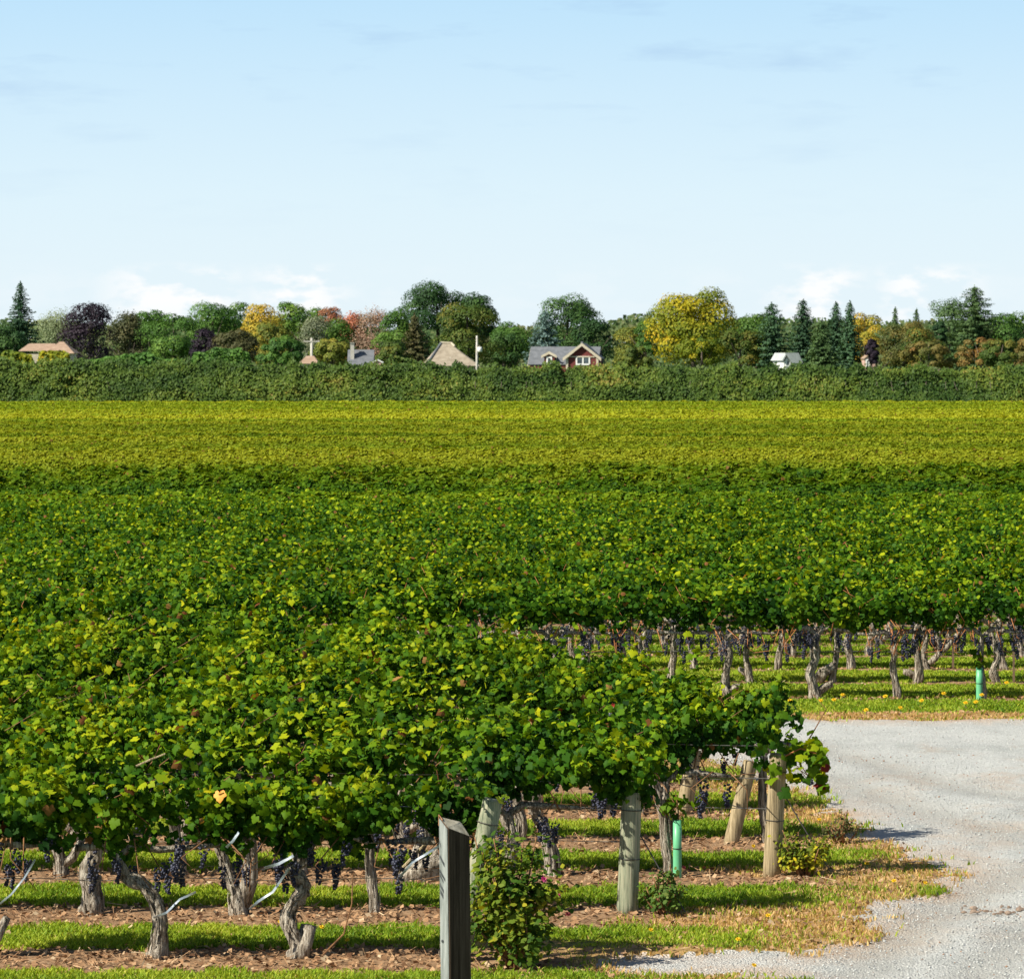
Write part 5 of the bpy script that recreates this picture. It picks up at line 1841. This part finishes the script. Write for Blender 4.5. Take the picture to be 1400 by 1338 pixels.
def build_houses():
    # red brick house with a dormer and a front gable
    d = 470.0
    s = FOC / d
    zp = lambda y: CAM_H - (y - HZ) / s
    xo = px_x(770, d)
    lx = lambda px: (px - 770) / s
    t = thing('brick_house', 'red brick house with grey roof, small dormer and front gable', 'house', (xo, d, 0), math.radians(-7))
    w = MB()
    gable_wall(w, lx(722), lx(815), .8, 6.6, 0, zp(497), zp(475), 'x')
    gable_wall(w, lx(775), lx(819), -.6, 3.4, 0, zp(487), zp(470.5), 'y')
    w.build('wall', M_BRICK, t)
    r = MB()
    gable_roof(r, lx(722), lx(815), .8, 6.6, zp(497), zp(475) + .1, 'x', .15)
    gable_roof(r, lx(775), lx(819), -.6, 3.4, zp(487), zp(470.5) + .1, 'y', .28)
    r.build('roof', M_ROOF_GREY, t)
    tr = MB()
    # barge boards of the front gable, fascia, corner boards
    x0, x1, xm = lx(775), lx(819), (lx(775) + lx(819)) / 2
    ze, zr = zp(487), zp(470.5)
    k = (zr - ze) / (xm - x0)
    for sgn, xa in ((-1, x0 - .34), (1, x1 + .34)):
        za = ze - .34 * k
        tr.poly([(xa, -.99, za - .28), (xm, -.99, zr - .20), (xm, -.99, zr + .13), (xa, -.99, za + .08)][::sgn])
        tr.poly([(xa, -.90, za - .28), (xm, -.90, zr - .20), (xm, -.90, zr + .13), (xa, -.90, za + .08)][::-sgn])
        tr.poly([(xa, -.99, za - .28), (xm, -.99, zr - .20), (xm, -.90, zr - .20), (xa, -.90, za - .28)][::-sgn])
    tr.box(x0 - .05, x1 + .05, -.70, -.603, zp(488.4), zp(486.9))
    tr.box(x0 - .02, x0 + .22, -.72, -.605, .0, zp(488.5))
    tr.box(x1 - .22, x1 + .02, -.72, -.605, .0, zp(488.5))
    tr.build('trim', M_CREAM, t)
    window(t, lx(798), -.6, zp(497), zp(488.8), 1.55, 2)
    # left end gable trim and window
    le = MB()
    X = lx(722)
    for sg, ya in ((-1, .65), (1, 6.75)):
        le.slab([(X - .2, ya, zp(497) - .25), (X - .2, 3.7, zp(475) - .12), (X - .06, 3.7, zp(475) - .12), (X - .06, ya, zp(497) - .25)], .3)
    le.build('end_trim', M_CREAM, t)
    fw = MB().box(X - .06, X - .003, 2.2, 3.9, zp(498), zp(486)).build('end_window', M_WHITE, t)
    MB().box(X - .075, X - .062, 2.4, 3.7, zp(497), zp(487)).build('pane', M_GLASS, fw)
    # dormer
    dx0, dx1 = lx(743), lx(757)
    dm = MB()
    gable_wall(dm, dx0, dx1, .55, 3.2, zp(499), zp(486.5), zp(482), 'y')
    dob = dm.build('dormer', M_BRICK, t)
    dr = MB()
    gable_roof(dr, dx0, dx1, .55, 3.2, zp(486.5), zp(481.6), 'y', .16, .1)
    dr.build('dormer_roof', M_ROOF_GREY, dob)
    dt = MB()
    xm = (dx0 + dx1) / 2
    for sgn, xa in ((-1, dx0 - .3), (1, dx1 + .3)):
        dt.poly([(xa, .33, zp(488.0) - .12), (xm, .33, zp(482) - .16), (xm, .33, zp(482) + .14), (xa, .33, zp(488.0) + .16)][::sgn])
        dt.poly([(xa, .39, zp(488.0) - .12), (xm, .39, zp(482) - .16), (xm, .39, zp(482) + .14), (xa, .39, zp(488.0) + .16)][::-sgn])
    dt.build('dormer_trim', M_CREAM, dob)
    window(dob, xm, .55, zp(497), zp(489.5), .62, 1)
    # plain chimney
    MB().box(lx(790), lx(793), 3.0, 3.5, zp(475), zp(466.8)).build('vent_stack', M_ROOF_GREY, t)

    # tan house with a pointed hipped roof
    d = 430.0
    s = FOC / d
    zp = lambda y: CAM_H - (y - HZ) / s
    t = thing('tan_roofed_house', 'house with a big pointed tan hipped roof below the tallest dark tree', 'house', (px_x(613, d), d, 0), math.radians(0))
    wb = MB()
    wb.box(-2.4, 2.6, -.6, 5.4, 0, 2.9)
    wb.build('wall', M_CREAM, t)
    zr = zp(469)
    ze = zp(500)
    r = MB()
    A, B2, C2, D2 = (-2.75, .8, ze), (-2.2, -1.0, ze), (3.1, -.9, ze), (3.1, 5.8, ze)
    E2 = (-2.75, 5.8, ze)
    R0, R1 = (-.75, 2.6, zr), (.15, 2.6, zr - .05)
    r.poly([A, B2, R0])
    r.poly([B2, (1.2, .9, zp(482)), R1, R0])
    r.poly([B2, C2, (1.2, .9, zp(482))])
    r.poly([C2, D2, R1, (1.2, .9, zp(482))])
    r.poly([D2, E2, R0, R1])
    r.poly([E2, A, R0])
    r.poly([A, E2, D2, C2, B2])
    ro = r.build('roof', M_ROOF_TAN, t)
    cap = MB()
    cap.tube([Vector(B2) + Vector((0, -.02, .05)), Vector(R0) + Vector((0, 0, .05))], .10, 6)
    cap.build('hip_cap', M_ROOF_GREY, ro)
    cap = MB()
    cap.tube([Vector(R0) + Vector((-.05, 0, .06)), Vector(R1) + Vector((.1, 0, .06)), Vector(R1) + Vector((.45, -.5, -.25))], .10, 6)
    cap.build('ridge_cap', M_CREAM, ro)
    MB().tube([(.2, .2, zp(497)), (.2, .2, zp(489))], .09, 8).build('vent_pipe', M_WHITE, ro)

    # low tan hipped roofs at the left
    d = 430.0
    t = thing('brown_roofed_house', 'low house with tan hipped roofs behind the yellow bushes at the left', 'house', (px_x(60, d), d, 0))
    zp = lambda y: CAM_H - (y - HZ) * d / FOC
    lx = lambda px: (px - 60) * d / FOC
    MB().box(lx(30), lx(96), .3, 6, 0, zp(484)).build('wall', M_CREAM, t)
    r = MB()

    def hip(mb, x0, x1, y0, y1, ze, zr, rx0, rx1):
        ym = (y0 + y1) / 2
        a, b, c, e, f, g = (x0, y0, ze), (x1, y0, ze), (x1, y1, ze), (x0, y1, ze), (rx0, ym, zr), (rx1, ym, zr)
        mb.poly([a, b, g, f])
        mb.poly([b, c, g])
        mb.poly([c, e, f, g])
        mb.poly([e, a, f])
        mb.poly([a, e, c, b])
    hip(r, lx(24), lx(80), .6, 6.8, zp(480), zp(469.5), lx(34), lx(70))
    hip(r, lx(62), lx(103), -.8, 5.2, zp(483), zp(467), lx(78), lx(84))
    r.build('roof', M_ROOF_BROWN, t)

    # grey roof and chimney
    d = 450.0
    t = thing('grey_roofed_house', 'house with a plain grey roof and a pale chimney', 'house', (px_x(494, d), d, 0))
    zp = lambda y: CAM_H - (y - HZ) * d / FOC
    lx = lambda px: (px - 494) * d / FOC
    w = MB()
    gable_wall(w, lx(477), lx(508), .4, 5.0, 0, zp(498), zp(479), 'x')
    w.build('wall', M_PINKWALL, t)
    r = MB()
    gable_roof(r, lx(477), lx(508), .4, 5.0, zp(498), zp(478), 'x', .2)
    ro = r.build('roof', M_ROOF_GREY, t)
    MB().box(lx(478.5), lx(483.5), 1.2, 1.8, zp(492), zp(469.5)).build('chimney', M_CONCRETE, ro)
    MB().box(lx(478), lx(484), 1.1, 1.9, zp(469.4), zp(468.2)).build('chimney_cap', M_CONCRETE, ro)
    t2 = thing('small_shed', 'tiny salmon shed peeping out right of the plain grey roof', 'shed', (px_x(516, d - 6), d - 6, 0))
    w = MB()
    gable_wall(w, -.45, .45, 0, 2.4, 0, zp(494), zp(491.5), 'y')
    w.build('wall', M_PINKWALL, t2)
    r = MB()
    gable_roof(r, -.45, .45, 0, 2.4, zp(494), zp(491), 'y', .15, .1)
    r.build('roof', M_WHITE, t2)

    # low pale roof with the concrete pole
    t = thing('low_roofed_house', 'low pale roof just showing over the hedge at the foot of the concrete pole', 'house', (px_x(422, 400), 400, 0))
    zq = lambda y: CAM_H - (y - HZ) * 400 / FOC
    MB().box(-.7, .7, .2, 3.5, 0, zq(497)).build('wall', M_CREAM, t)
    r = MB()
    hip(r, -.95, .95, 0, 4, zq(497), zq(486.5), -.3, .4)
    r.build('roof', M_ROOF_BROWN, t)

    # white cottage
    d = 480.0
    t = thing('white_cottage', 'small white gabled cottage with pale grey roof between the two spruces', 'house', (px_x(1082, d), d, 0), math.radians(12))
    zp = lambda y: CAM_H - (y - HZ) * d / FOC
    lx = lambda px: (px - 1082) * d / FOC
    w = MB()
    gable_wall(w, lx(1071), lx(1084), 0, 4.4, 0, zp(495), zp(485), 'y')
    w.build('wall', M_WHITE, t)
    r = MB()
    r.slab([(lx(1068), -.25, zp(493)), (lx(1074), -.25, zp(482.5)), (lx(1074), 4.6, zp(482.5)), (lx(1068), 4.6, zp(493))], .14)
    r.slab([(lx(1074), -.25, zp(482.4)), (lx(1101), -.25, zp(503)), (lx(1092), 4.6, zp(482.4)), (lx(1075), 4.6, zp(482.4))], .14)
    r.slab([(lx(1072), -.2, zp(482.3)), (lx(1091), -.2, zp(482.3)), (lx(1100), -.2, zp(502)), (lx(1086), -.2, zp(502))], .12)
    r.build('roof', M_ROOF_PALE, t)
    window(t, lx(1077), 0, zp(499), zp(493), .55, 1)
    # salmon house mostly hidden by a dark tree
    d = 520.0
    t = thing('salmon_house', 'narrow salmon and white house wall showing beside the small dark red tree', 'house', (px_x(1188, d), d, 0))
    zp = lambda y: CAM_H - (y - HZ) * d / FOC
    w = MB()
    gable_wall(w, -.55, .75, 0, 4, 0, zp(489), zp(484), 'y')
    w.build('wall', M_PINKWALL, t)
    r = MB()
    gable_roof(r, -.55, .75, 0, 4, zp(489), zp(483), 'y', .15, .1)
    r.build('roof', M_ROOF_BROWN, t)
    window(t, -.15, 0, zp(502), zp(493), .5, 1)

    # poles
    d = 405.0
    zp = lambda y: CAM_H - (y - HZ) * d / FOC
    t = thing('utility_pole', 'pale concrete utility pole with a crossarm above the low pale roof', 'utility pole', (px_x(426, d), d, 0))
    MB().tube([(0, 0, -.3), (0, 0, zp(462))], [.16, .11], 10).build('pole_shaft', M_CONCRETE, t, True)
    MB().box(-.75, .75, -.14, -.06, zp(467.5), zp(466)).build('crossarm', M_CONCRETE, t)
    ins = MB()
    for x in (-.65, 0.3, .65):
        ins.tube([(x, -.1, zp(466)), (x, -.1, zp(464.2))], .05, 6)
    ins.build('insulators', M_POLE, t)
    d = 420.0
    zp = lambda y: CAM_H - (y - HZ) * d / FOC
    t = thing('utility_pole', 'grey pole carrying a white transformer, right of the pointed tan roof', 'utility pole', (px_x(652, d), d, 0))
    MB().tube([(0, 0, -.3), (0, 0, zp(459))], [.15, .09], 10).build('pole_shaft', M_CONCRETE, t, True)
    tm = MB().tube([(.28, -.1, zp(481)), (.28, -.1, zp(480.3)), (.28, -.1, zp(475)), (.28, -.1, zp(474.2))], [.17, .22, .22, .14], 12).build('transformer', M_WHITE, t, True)
    MB().box(.02, .3, -.14, -.06, zp(473.2), zp(472)).build('bracket', M_POLE, t)
    # wires between them
    mb = MB()
    a, b = at(426, 466, 405), at(652, 463, 420)
    for off in (-.5, .5):
        pts = []
        for j in range(17):
            u = j / 16
            p = a.lerp(b, u)
            p.z -= .5 * 4 * u * (1 - u) * .6
            p.y += off
            pts.append(p)
        mb.tube(pts, .012, 4)
    o = mb.build('power_line', M_GUY)
    tag(o, 'thin power lines strung between the two utility poles', 'power line')


build_ground()
build_vines()
build_far_vines()
build_posts()
build_bushes()
build_houses()
build_trees()
build_grass()
build_litter()
build_stones()
